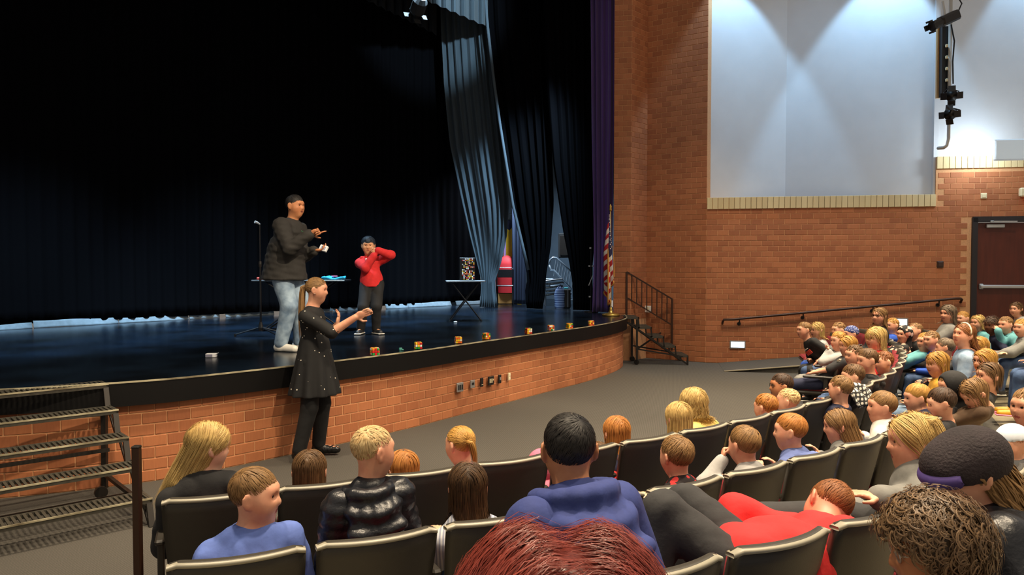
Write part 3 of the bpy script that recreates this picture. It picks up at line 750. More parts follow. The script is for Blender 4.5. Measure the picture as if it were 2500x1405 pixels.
# sockets on the stage front
def on_front(u, v):
    best = None
    for s_ in np.arange(0, FARC[-1], .02):
        q, a, n = front_at(s_, .02)
        x = 1250 + FPX * q[0] / q[1]
        if best is None or abs(x - u) < best[0]: best = (abs(x - u), q, a, n)
    _, q, a, n = best; z = at_y(u, v, q[1])[2]; return np.array([q[0], q[1], z]), a, n
M_SOCK = mat('black_plate', (24, 22, 22), .5); M_GREYP = mat('grey_metal_plate', (150, 148, 146), .45, metal=.4)
for (u, v, w, h, m, lab, kind) in [(1120, 946, .125, .115, M_GREYP, 'grey three-slot connector plate on the curved brick stage front', 'slots'), (1151, 938, .085, .10, M_GREYP, 'small brushed metal plate next to the three-slot plate', 'box'),
                             (1174, 934, .055, .115, M_SOCK, 'narrow black plate with white mark on the stage front', 'mark'), (1196, 930, .12, .115, M_SOCK, 'wide black plate with two white numerals on the stage front', 'num'),
                             (1218, 926, .055, .115, M_SOCK, 'narrow black plate between numerals plate and cream outlet', 'box'), (1241, 920, .05, .10, M_CREAM, 'cream power outlet on the curved brick stage front', 'outlet')]:
    q, a, n = on_front(u, v); R_ = rotz(a); t = thing('wall_socket', lab, 'outlet', q, 'plates on the stage front'); n3 = np.r_[n, 0]
    MB().bbox(q + n3 * .01, (w, .02, h), .004, R_).build('cover', m, t)
    al_ = np.array([math.cos(a), math.sin(a), 0])
    if kind == 'slots':
        for k in (-1, 0, 1): MB().box(q + n3 * .022 + al_ * k * .036, (.02, .006, .062), R_).build('slot', M_SOCK, t)
    elif kind == 'num':
        for k in (-.028, .008):
            m_ = MB()
            for dz in (-.024, 0, .024): m_.box(q + n3 * .022 + al_ * k + [0, 0, dz], (.022, .004, .006), R_)
            for dx in (-.01, .01): m_.box(q + n3 * .022 + al_ * (k + dx), (.006, .004, .05), R_)
            m_.build('numeral', M_CREAM, t)
        MB().box(q + n3 * .022 + al_ * .04 + [0, 0, .01], (.014, .004, .022), R_).build('mark', M_CREAM, t)
    elif kind == 'mark': MB().box(q + n3 * .022 + [0, 0, -.03], (.032, .004, .006), R_).build('mark', M_CREAM, t)
    elif kind == 'outlet':
        for dz in (-.028, .028): MB().bbox(q + n3 * .022 + [0, 0, dz], (.03, .006, .034), .002, R_).build('socket', mat('ivory', (236, 226, 196), .5), t)
    else: MB().bbox(q + n3 * .022 + [0, 0, .005], (w * .5, .008, h * .3), .002, R_).build('socket', M_SOCK if m is not M_SOCK else M_GREYP, t)

# ------------------------------------------------------------------ things on the stage
M_CB = mat('cube_black', (14, 14, 14), .35)
STK = [mat('sticker_%s' % n, c, .35) for n, c in (('yellow', (250, 205, 40)), ('orange', (240, 110, 30)), ('red', (200, 30, 30)), ('green', (40, 150, 60)), ('white', (235, 235, 230)), ('blue', (40, 80, 190)))]
def puzzle_cube(u, v, yaw, label, size=.078, open_=False):
    p = at_z(u, v, STAGE); c = p + np.array([0, 0, size / 2 + .003]); R_ = rotz(yaw); t = thing('puzzle_cube', label, 'puzzle cube', p, 'puzzle cubes along the stage edge')
    MB().bbox(c, (size,) * 3, .005, R_).build('core', M_CB, t); cell = size / 3; r = random.Random(int(u))
    for ci in range(6):
        mb = MB(); any_ = False
        for fx in range(5):
            nrm = [(0,-1,0),(0,1,0),(1,0,0),(-1,0,0),(0,0,1)][fx]; nrm = np.array(nrm, float)
            a = np.array([0, 0, 1.]) if abs(nrm[2]) < .5 else np.array([0, 1., 0]); b = np.cross(nrm, a)
            for i in (-1, 0, 1):
                for j in (-1, 0, 1):
                    pick = random.Random(int(u) * 97 + fx * 31 + i * 7 + j * 3).choice([0, 0, 0, 1, 1, 2, 2, 3, 4])
                    if pick == ci:
                        mb.bbox(c + R_ @ (nrm * (size/2 + .0015) + (a * i + b * j) * cell), (cell * .84,) * 3 if False else tuple(np.abs(nrm) * .004 + (1 - np.abs(nrm)) * cell * .84), .001, R_); any_ = True
        if any_: mb.build(['yellow','orange','red','green','white','blue'][ci] + '_stickers', STK[ci], t)['kind'] = 'stuff'
    return t
ordn = ['first', 'second', 'third', 'fourth', 'fifth', 'sixth', 'seventh', 'eighth', 'ninth', 'tenth', 'eleventh', 'twelfth']
for i, (u, v, a) in enumerate([(915, 868, .5), (1021, 853, .3), (1119, 839, .25), (1187, 829, .7), (1290, 816, .45), (1345, 808, .3), (1390, 803, .5), (1443, 796, .2)]):
    puzzle_cube(u, v, a, ordn[i] + ' colourful puzzle cube on the stage edge counting from the standing woman')
p = at_z(978, 856, STAGE); t = thing('loose_piece', 'tiny teal scrap lying between the first two puzzle cubes', 'scrap', p); MB().bbox(p + [0, 0, .015], (.035, .03, .03), .004, rotz(.4)).build('block', mat('teal_scrap', (60, 130, 120), .5), t); MB().bbox(p + [.02, 0, .008], (.03, .02, .01), .003, rotz(.9)).build('flap', mat('teal_scrap', (60, 130, 120), .5), t)
# white card box lying on the stage floor
p = at_z(516, 873, STAGE); t = thing('card_box', 'small white card box lying on the dark stage floor', 'box', p); M_CARD = mat('white_card', (226, 228, 232), .5)
MB().bbox(p + [0, 0, .022], (.105, .07, .04), .003, rotz(.1)).build('body', M_CARD, t); MB().bbox(p + [.058, .012, .04], (.025, .05, .003), .001, rotz(.1) @ roty(-.5)).build('flap', M_CARD, t); MB().box(p + [-.01, -.0415, .022], (.07, .002, .026), rotz(.1)).build('print', mat('grey_print', (130, 130, 150), .5), t)

# folding tables
M_TTOP = mat('grey_table_top', (120, 126, 132), .35); M_TLEG = mat('black_tube', (26, 28, 32), .3, metal=.4)
def folding_table(c, L, W, h, yaw, label, top=M_TTOP):
    c = np.array(c, float); R_ = rotz(yaw); t = thing('folding_table', label, 'table', c)
    MB().bbox(c + [0, 0, h - .012], (L, W, .024), .006, R_).build('table_top', top, t)
    for s_ in (-1, 1):
        for d_ in (-1, 1):
            MB().tube([c + R_ @ np.array([-.36 * L * d_, s_ * W * .36, h - .03]), c + R_ @ np.array([.40 * L * d_, s_ * W * .36, .012])], .012, 6).build('leg', M_TLEG, t)
    for d_ in (-1, 1): MB().tube([c + R_ @ np.array([.40 * L * d_, -W * .40, .012]), c + R_ @ np.array([.40 * L * d_, W * .40, .012])], .012, 6).build('foot_bar', M_TLEG, t)
    return t
T2 = at_z(1136, 784, STAGE); folding_table(T2, .68, .42, .71, .12, 'small folding table with crossed legs carrying a cube mosaic')
MB_p = at_z(1112, 788, STAGE); t = thing('paper_tag', 'small white paper tag at the foot of the crossed-leg table', 'paper', MB_p); MB().bbox(MB_p + [.0, -.02, .012], (.05, .06, .012), .002, rotz(.3)).build('sheet', M_CARD, t); MB().bbox(MB_p + [.005, -.02, .02], (.03, .04, .004), .001, rotz(.3)).build('fold', M_CARD, t)
# mosaic of small cubes standing on the table
c = T2 + np.array([.0, .02, .71]); mo = thing('cube_mosaic', 'upright black panel of small glowing yellow and red cubes on the folding table', 'mosaic', c)
MB().bbox(c + [.035, 0, .20], (.27, .06, .395), .004, rotz(.12)).build('panel', M_CB, mo)
r = random.Random(5); R_ = rotz(.12)
for ci, m in enumerate((STK[0], STK[1], STK[2], STK[4])):
    mb = MB()
    for i in range(9):
        for j in range(16):
            if r.random() < .17 and not (6 < j < 9 and i > 4): mb.bbox(c + np.array([.035, 0, .0]) + R_ @ np.array([-.095 + .0245 * i + .012, -.033, .02 + .0235 * j]), (.019, .006, .019), .002, R_)
    if mb.n: mb.build(['yellow', 'orange', 'red', 'white'][ci] + '_cells', m, mo)['kind'] = 'stuff'
# long table behind the man
T1 = np.array([-3.17, 11.45, STAGE]); t1 = folding_table(T1, 1.38, .5, .765, .02, 'black-topped folding table standing behind the man in the jacket', mat('black_laminate', (26, 27, 30), .4))
q = np.array([-3.72, 11.4, STAGE + .767]); t = thing('red_book', 'flat bright red-orange case on the table end near the microphone', 'case', q); MB().bbox(q + [.04, 0, .018], (.26, .2, .034), .006).build('cover', mat('red_cover', (214, 56, 30), .5), t); MB().bbox(q + [.04, -.002, .018], (.25, .205, .014), .003).build('edge', mat('dark_edge', (120, 26, 16), .6), t)
q = np.array([-2.68, 11.4, STAGE + .767]); t = thing('blue_cloth', 'folded turquoise cloth lying on the table next to the boy', 'cloth', q); A = []
for i in range(9):
    A.append([(q[0] - .16 + .04 * i, q[1] - .12 + .03 * j, q[2] + .035 + .02 * math.sin(i * .9) * (1 - abs(j - 4) / 5) + .012 * math.sin(j + i)) for j in range(9)])
MB().sheet(np.array(A), -.03).build('cloth_top', mat('turquoise_cloth', (20, 150, 205), .8), t, True); MB().bbox(q + [0, 0, .012], (.30, .22, .02), .006).build('cloth_fold', mat('turquoise_cloth', (20, 150, 205), .8), t); MB().bbox(q + [.02, -.05, .052], (.07, .1, .012), .004, rotz(.5)).build('pink_tag', mat('pink_tag', (230, 120, 160), .6), t)
# microphone stand
p = at_z(637, 822, STAGE); t = thing('microphone_stand', 'slim black microphone stand with tripod base on the stage', 'microphone stand', p)
MB().tube([p + [0, 0, .12], p + [0, 0, 1.0]], .014, 8).build('lower_tube', M_TLEG, t); MB().tube([p + [0, 0, 1.0], p + [0, 0, 1.55]], .009, 8).build('upper_tube', M_TLEG, t); MB().lathe([(.02, -.04), (.024, 0), (.02, .04)], p + [0, 0, 1.0], 10).build('clutch', M_DKMETAL, t); MB().lathe([(.03, .08), (.035, .12), (.02, .2)], p, 10).build('hub', M_DKMETAL, t)
for a in (-2.95, -.55, .25):
    MB().tube([p + [0, 0, .13], p + [.34 * math.cos(a), .34 * math.sin(a), .03]], .011, 6).build('leg', M_TLEG, t); MB().lathe([(.016, -.02), (.016, .02)], p + [.34 * math.cos(a), .34 * math.sin(a), .02], 8).build('rubber_foot', M_DKMETAL, t)
MB().tube([p + [0, 0, 1.55], p + [-.02, -.03, 1.57], p + [-.045, -.06, 1.58]], [.012, .016, .02], 8).build('clip', mat('grey_clip', (150, 150, 150), .5), t)

# flag
p = np.array([1.90, 14.55, STAGE]); fl = thing('flag', 'american flag hanging on a brass pole in front of the pilaster', 'flag', p)
M_BRASS = mat('brass', (200, 160, 80), .3, metal=.8)
MB().lathe([(.0, .0), (.17, .0), (.17, .025), (.15, .04), (.05, .06), (.03, .12), (.03, .16)], p, 20).build('base', M_BRASS, fl, True)
MB().tube([p + [0, 0, .1], p + [-.015, 0, 2.02]], .013, 10).build('pole', mat('pale_wood_pole', (206, 170, 110), .4), fl); MB().lathe([(.012, 2.0), (.03, 2.03), (.02, 2.07), (.028, 2.10), (.0, 2.15)], p + [-.015, 0, 0], 12).build('finial', M_BRASS, fl, True)
M_FR = mat('flag_red', (178, 30, 36), .8); M_FW = mat('flag_white', (226, 214, 200), .8); M_FB = mat('flag_blue', (34, 34, 72), .8); M_FG = mat('gold_fringe', (200, 140, 60), .7)
# the cloth: folds gathered to the pole; u across the gathered folds, v down
nu, nv = 44, 60
def fpt(a, b):
    """a 0..1 along the fly, b 0..1 down the hoist; hangs in folds from the pole"""
    z = 1.98 - 1.45 * b * (.82 + .18 * a) - .42 * a * (1 - .25 * b)
    w = .02 + .14 * min(1, b * 1.6 + a * .6)
    x = -.03 - w * (.5 + .5 * math.cos(a * PI * 3.2 + .4)) * (.55 + .45 * a) + .11 * (b * .8) * (1 - a)
    y = -.05 + .07 * math.sin(a * PI * 3.2 + 2.0 * b) * (.4 + b)
    return (p[0] + x, p[1] + y, p[2] + z)
grid = [[fpt(i / nu, j / nv) for i in range(nu + 1)] for j in range(nv + 1)]
parts = {'canton': MB(), 'red_stripes': MB(), 'white_stripes': MB()}
for j in range(nv):
    for i in range(nu):
        st = int(j / nv * 13); nm = 'canton' if (i / nu < .42 and st < 7) else ('red_stripes' if st % 2 == 0 else 'white_stripes')
        parts[nm].add([grid[j][i], grid[j][i+1], grid[j+1][i+1], grid[j+1][i]], [(0, 1, 2, 3)])
for nm, m in (('canton', M_FB), ('red_stripes', M_FR), ('white_stripes', M_FW)): parts[nm].build(nm, m, fl, True)
mb = MB(); mb.tube([grid[nv][i] for i in range(0, nu + 1, 2)] + [grid[j][nu] for j in range(nv, -1, -3)], .016, 6); mb.build('fringe', M_FG, fl, True)
mb = MB(); r = random.Random(2)
for j in range(2, 30, 4):
    for i in range(1, 18, 3): q = np.array(grid[j][i]) + [0, -.008, 0]; mb.lathe([(.0, -.002), (.012, 0), (.0, .002)], q, 5, R=rotx(PI/2))
mb.build('stars', M_FW, fl)
MB().tube([p + [.03, -.02, 1.35], p + [.05, -.03, 1.0], p + [.055, -.03, .75]], [.008, .01, .018], 6).build('tassel', M_FG, fl)

# ------------------------------------------------------------------ backstage clutter seen through the gaps
def at(u, v, Y): return at_y(u, v, Y)
M_YEL = mat('yellow_board', (226, 190, 40), .5); M_RED = mat('red_cloth', (214, 44, 52), .7); M_LAV = mat('lavender_pole', (170, 140, 200), .5); M_NAVY = mat('navy_bag', (28, 32, 70), .6)
c = at(1243, 640, 19.0); t = thing('yellow_board', 'tall yellow board leaning behind the curtain gap', 'board', (c[0], c[1], STAGE)); MB().bbox((c[0], c[1] + .05, STAGE + .95), (.62, .04, 1.9), .01).build('panel', M_YEL, t); MB().box((c[0] - .1, c[1] + .02, STAGE + 1.62), (.05, .01, .16)).build('print', mat('dark_print', (60, 40, 20), .6), t)
c = at(1231, 640, 18.85); t = thing('lavender_pole', 'slim lavender pole standing in front of the yellow board', 'pole', (c[0], c[1], STAGE)); MB().tube([(c[0], c[1], STAGE), (c[0] + .02, c[1], STAGE + 2.05)], .03, 8).build('shaft', M_LAV, t); MB().lathe([(.12, 0), (.12, .02), (.04, .04)], (c[0], c[1], STAGE), 12).build('base', M_LAV, t)
c = at(1243, 560, 19.2); t = thing('navy_mask', 'dark navy stage lamp hanging above the yellow board', 'lamp', c); MB().lathe([(.05, -.25), (.16, -.18), (.18, .05), (.12, .16), (.06, .24)], c, 12, R=rotx(.2)).build('shade', M_NAVY, t, True); MB().lathe([(.05, .2), (.12, .26), (.12, .36), (.02, .4)], c, 12).build('cap', mat('grey_cap', (120, 130, 140), .5), t, True)
c = at(1238, 742, 18.7); c[2] = STAGE; t = thing('red_draped_cart', 'cart draped in bright red cloth behind the folding chair', 'cart', c); A = []
for i in range(17):
    a = 2 * PI * i / 16; A.append([(c[0] + (.30 + .03 * math.sin(5 * a)) * math.cos(a) * k, c[1] + .1 + .22 * math.sin(a) * k, STAGE + z) for z, k in ((.28, 1.05), (.6, 1.0), (.98, .98), (1.12, .75), (1.2, .1))])
MB().grid(np.array(A)).build('cloth', M_RED, t, True); MB().bbox((c[0], c[1] + .1, STAGE + .14), (.5, .34, .26), .01).build('base_box', mat('tan_box', (214, 160, 90), .6), t)
# folding chair
c = at(1233, 743, 18.2); c[2] = STAGE; t = thing('folding_chair', 'dark metal folding chair standing in the curtain gap', 'chair', c); M_FC = mat('folding_chair_metal', (120, 124, 132), .35, metal=.4)
for sx in (-.20, .20):
    MB().tube([c + [sx, -.22, 0], c + [sx, .0, .5], c + [sx, .12, .86]], .014, 6).build('leg', M_TLEG, t); MB().tube([c + [sx * .9, .26, 0], c + [sx * .9, -.12, .46]], .014, 6).build('leg', M_TLEG, t)
MB().bbox(c + [0, -.03, .47], (.40, .38, .03), .01).build('seat', M_TLEG, t); MB().bbox(c + [0, .09, .76], (.36, .02, .2), .008, rotx(-.25)).build('backrest', M_TLEG, t); MB().tube([c + [-.2, .08, .62], c + [-.2, .12, .85], c + [-.15, .125, .9], c + [.15, .125, .9], c + [.2, .12, .85], c + [.2, .08, .62]], .013, 6).build('back_frame', M_FC, t)
# white stand with a yellow lid
c = at(1172, 742, 18.9); c[2] = STAGE; t = thing('paint_stand', 'white bucket with yellow lid on a stand beside the folding table', 'bucket', c); MB().lathe([(.09, .48), (.12, .84)], c, 14).build('bucket', mat('white_bucket', (200, 205, 200), .5), t, True); MB().lathe([(.13, .84), (.13, .92), (.1, .93)], c, 14).build('lid', M_YEL, t); 
for a in (0.5, 2.6, 4.7): MB().tube([c + [0, 0, .5], c + [.16 * math.cos(a), .16 * math.sin(a), 0]], .015, 6).build('leg', M_FC, t)
MB().bbox(c + [.02, -.02, .1], (.16, .16, .2), .02).build('foot_box', mat('pale_box', (190, 195, 195), .6), t)
# navy leg curtain behind
drape('wing_curtain', [(STAGE + .02, tuple(at(1253, 742, 18.6)[:2]), tuple(at(1283, 742, 18.3)[:2])), (5, tuple(at(1248, 500, 18.6)[:2]), tuple(at(1290, 500, 18.3)[:2]))], mat('slate_velour', (52, 66, 92), .9), 'slate blue side curtain beside the folding chair', nx=30, pleats=4, amp=.04, seed=9)
# loose steps with railing backstage
g = at(1370, 745, 18.6); g[2] = STAGE; t = thing('spare_steps', 'spare steps with pale metal railing behind the curtains', 'steps', g); M_GAL = mat('galvanised', (150, 165, 178), .35, metal=.5)
pts = {'a': at(1358, 630, 18.6), 'b': at(1400, 668, 18.6), 'c': at(1352, 660, 18.6), 'd': at(1394, 705, 18.6)}
MB().tube([at(1341, 648, 18.6), at(1343, 635, 18.6), at(1350, 629, 18.6), pts['a'], pts['b']], .022, 8).build('top_rail', M_GAL, t, True); MB().tube([at(1341, 648, 18.6), at(1345, 660, 18.6), pts['c'], pts['d']], .022, 8).build('bottom_rail', M_GAL, t, True)
for i in range(8):
    f = i / 7; MB().tube([pts['a'] + (pts['b'] - pts['a']) * f, pts['c'] + (pts['d'] - pts['c']) * f - [0, 0, .15 if i in (0, 7) else 0]], .012, 6).build('baluster', M_GAL, t)
for i in range(4): MB().bbox(g + [-.35 + .22 * i, .1, .62 - .17 * i], (.3, .6, .03), .006).build('tread', M_GAL, t)
for x in (-.42, .38):
    for dy in (-.12, .35): MB().bar(g + [x, dy, 0], g + [x, dy, .62 if x < 0 else .12], .03, .03).build('leg', M_GAL, t)
g = at(1352, 705, 18.0); g[2] = STAGE; 
for k in range(5):
    tt = thing('stacked_chair', 'black chair with pale frame, %s from the floor in the backstage stack' % ordn[k], 'chair', (g[0], g[1], STAGE + .25 + .085 * k), 'stacked chairs behind the curtains'); cc = np.array([g[0] + .02 * (k % 2), g[1], STAGE + .28 + .085 * k])
    MB().bbox(cc, (.42, .4, .03), .012, roty(-.12)).build('seat', M_TLEG, tt); MB().tube([cc + [-.22, -.2, .0], cc + [-.24, .2, .02], cc + [-.2, .22, .1]], .013, 6).build('frame', M_GAL, tt)
    MB().tube([cc + [.2, -.2, .0], cc + [.2, .2, .02]], .013, 6).build('frame', M_GAL, tt)
    if k == 0:
        for sx in (-.2, .2): MB().tube([cc + [sx, -.18, 0], cc + [sx, -.2, -.28]], .013, 6).build('leg', M_GAL, tt); MB().tube([cc + [sx, .18, 0], cc + [sx, .2, -.28]], .013, 6).build('leg', M_GAL, tt)
g = at(1367, 752, 16.9); g[2] = STAGE; t = thing('backpack', 'pale blue striped soft bag standing on the stage in the curtain gap', 'bag', g); A = []
for i in range(13):
    a = 2 * PI * i / 12; A.append([(g[0] + r_ * math.cos(a), g[1] + .7 * r_ * math.sin(a), STAGE + z) for z, r_ in ((0, .10), (.06, .13), (.2, .12 + .01 * math.sin(3*a)), (.32, .13), (.42, .10), (.5, .03))])
MB().grid(np.array(A)).build('body', stripe_mat('blue_bag', (150, 170, 205), (80, 100, 150), 6, 'Z'), t, True); MB().tube([g + [-.04, -.09, .46], g + [0, -.1, .54], g + [.04, -.09, .46]], .012, 6).build('strap', M_NAVY, t)
g = at(1384, 753, 17.0); g[2] = STAGE; t = thing('equipment_case', 'black upright case with teal handle beside the blue bag', 'case', g); MB().bbox(g + [.0, 0, .22], (.15, .3, .42), .015).build('body', mat('black_case', (22, 24, 28), .45), t); MB().bbox(g + [-.02, -.02, .45], (.1, .12, .03), .01).build('handle', mat('teal_handle', (60, 190, 200), .5), t); MB().bar(g + [.01, -.155, .03], g + [.01, -.155, .42], .015, .01).build('edge_strip', M_GAL, t)
g = at(1385, 600, 19.2); t = thing('wall_cabinet', 'dark speaker cabinet mounted on the backstage wall', 'speaker', g); MB().bbox(g, (.4, .3, .62), .02, rotz(-.3)).build('body', mat('dark_cab', (26, 28, 30), .5), t); MB().bbox(g + [-.05, -.17, 0], (.3, .02, .5), .01, rotz(-.3)).build('grille', M_DKMETAL, t)
g = at(1443, 700, 15.62); g[2] = STAGE; t = thing('music_stand', 'thin dark stand with bright fittings behind the purple curtain', 'stand', g)
MB().tube([g + [0, 0, 0], g + [0, 0, 1.35]], .015, 6).build('post', M_DKMETAL, t); MB().lathe([(.15, 0), (.15, .02)], g, 12).build('base', M_DKMETAL, t)
for z, x in ((1.32, -.02), (.95, -.04), (.95, .03), (.32, -.03)): MB().bbox(g + [x, -.03, z], (.045, .02, .03), .006).build('fitting', M_STEEL, t)
MB().tube([g + [-.05, -.03, .55], g + [.03, -.03, .75]], .012, 6).build('clamp_arm', M_STEEL, t)
# ------------------------------------------------------------------ seats
M_SHELL = mat('seat_shell', (54, 50, 42), .5, .08, 30, .12, 300)
M_FABRIC = mat('seat_fabric', (120, 24, 34), .9, .25, 120)
M_ARM = mat('seat_arm', (40, 36, 30), .5)
def seat_meshes():
    W = .485
    P = []
    for z in np.linspace(0, 1, 9):
        row = []; zz = .30 + .52 * z; w = W * (.86 + .14 * min(1, z * 1.25))
        for t in np.linspace(-1, 1, 15):
            y = -.055 * (1 - t * t) * (.55 + .45 * z) - .085 * z + .03 * (1 - z)
            drop = .0 if z < .95 else -.012 * max(0, abs(t) - .86) / .14
            row.append((t * w / 2, y + .055, zz + drop))
        P.append(row)
    P = np.array(P)
    sh = MB(); sh.sheet(P, .034)
    # rolled lip along the top
    top = []
    for q in P[-1]:
        top.append([q + np.array([0, yy, zz]) for yy, zz in ((-.002, -.012), (-.004, -.004), (.000, .003), (.033, .003), (.038, -.003), (.036, -.012))])
    lm = MB().grid(np.array(top), close=True); nl = len(top); lm.f += [tuple(range(6)), tuple((nl - 1) * 6 + k for k in range(6))[::-1]]; lm.m += [0, 0]; lip = lm.mesh('top_edge', mat('seat_edge', (150, 145, 128), .4), True)
    shell = sh.mesh('back_shell', M_SHELL, True)
    Q = P[1:-1, 1:-1].copy(); Q[..., 1] += .036
    cu = MB(); cu.sheet(Q, .05); cush = cu.mesh('back_cushion', M_FABRIC, True)
    sp = MB(); sp.bbox((0, .27, .405), (.46, .42, .05), .02); pan = sp.mesh('seat_pan', M_SHELL)
    sc = MB(); sc.bbox((0, .27, .445), (.45, .41, .045), .02); scu = sc.mesh('seat_cushion', M_FABRIC)
    ar = MB(); ar.bbox((0, .2, .60), (.045, .34, .03), .01); ar.bbox((0, .12, .45), (.03, .05, .3), .006); arm = ar.mesh('armrest', M_ARM)
    lg = MB(); lg.bbox((0, .14, .2), (.03, .05, .4), .006); lg.bbox((0, .14, .012), (.07, .26, .024), .006); leg_ = lg.mesh('leg', M_ARM)
    return shell, cush, pan, scu, arm, leg_, lip
SEAT = seat_meshes()
ROWS = {0: (10.85, 0.0), 1: (11.45, 0.0), 2: (12.33, .02), 3: (13.29, .13), 4: (14.2, .28), 5: (15.05, .41)}
seat_count = {}
def seat(row, arc, label, group, last=False):
    R, z = ROWS[row]; a = arc / R
    p = np.array([CEN[0] + R * math.cos(a), CEN[1] + R * math.sin(a), z])
    face = a + PI                                        # towards the centre
    Rm = rotz(face - PI / 2)
    t = thing('auditorium_seat', label, 'seat', p, group)
    t.rotation_euler = (0, 0, face - PI / 2)
    for nm, me, off in (('back_shell', SEAT[0], (0, 0, 0)), ('top_edge', SEAT[6], (0, 0, 0)), ('back_cushion', SEAT[1], (0, 0, 0)), ('seat_pan', SEAT[2], (0, 0, 0)), ('seat_cushion', SEAT[3], (0, 0, 0)),
                        ('armrest', SEAT[4], (-.257, 0, 0)), ('leg', SEAT[5], (-.257, 0, 0))) + ((('armrest', SEAT[4], (.257, 0, 0)), ('leg', SEAT[5], (.257, 0, 0))) if last else ()):
        o = bpy.data.objects.new(nm, me); col.objects.link(o); o.parent = t; o.location = off
    return t
def word(n):
    w = ['first','second','third','fourth','fifth','sixth','seventh','eighth','ninth','tenth','eleventh','twelfth','thirteenth','fourteenth','fifteenth','sixteenth','seventeenth','eighteenth','nineteenth','twentieth']
    if n < 20: return w[n]
    tens = {2: 'twenty', 3: 'thirty'}[(n + 1) // 10]; u = (n + 1) % 10
    return tens + '-' + w[u - 1] if u else {2: 'twentieth', 3: 'thirtieth'}[(n + 1) // 10]
def in_view(p, m=.12):
    u = 1250 + FPX * p[0] / max(p[1], .1); return p[1] > .3 and -2500 * m < u < 2500 * (1 + m)
for row, start, pitch, n, nm in ((1, -13.99, .514, 24, 'front row'), (2, -14.98, .523, 25, 'second row')):
    for i in range(n):
        seat(row, start + pitch * (i + .5), 'dark grey seat with red cushion, %s from the aisle post in the %s' % (word(i), nm), 'seats of the ' + nm, i == 0)
k = 0
for i in range(24):
    arc = -14.88 + .531 * (i + .5); R = 13.29; a = arc / R; x = CEN[0] + R * math.cos(a); y = CEN[1] + R * math.sin(a)
    if in_view((x, y), .02) and i < 22:
        seat(3, arc, 'dark grey seat with red cushion, %s along the third row behind the bent red hoodie' % word(k) if k else 'dark grey seat at the knees of the red hooded child, start of the third row', 'seats of the third row'); k += 1
for i in range(7):
    seat(0, -5.95 + .53 * (i + .5), 'red cushioned seat, %s from the ramp end in the short foremost row' % word(6 - i), 'seats of the short foremost row')
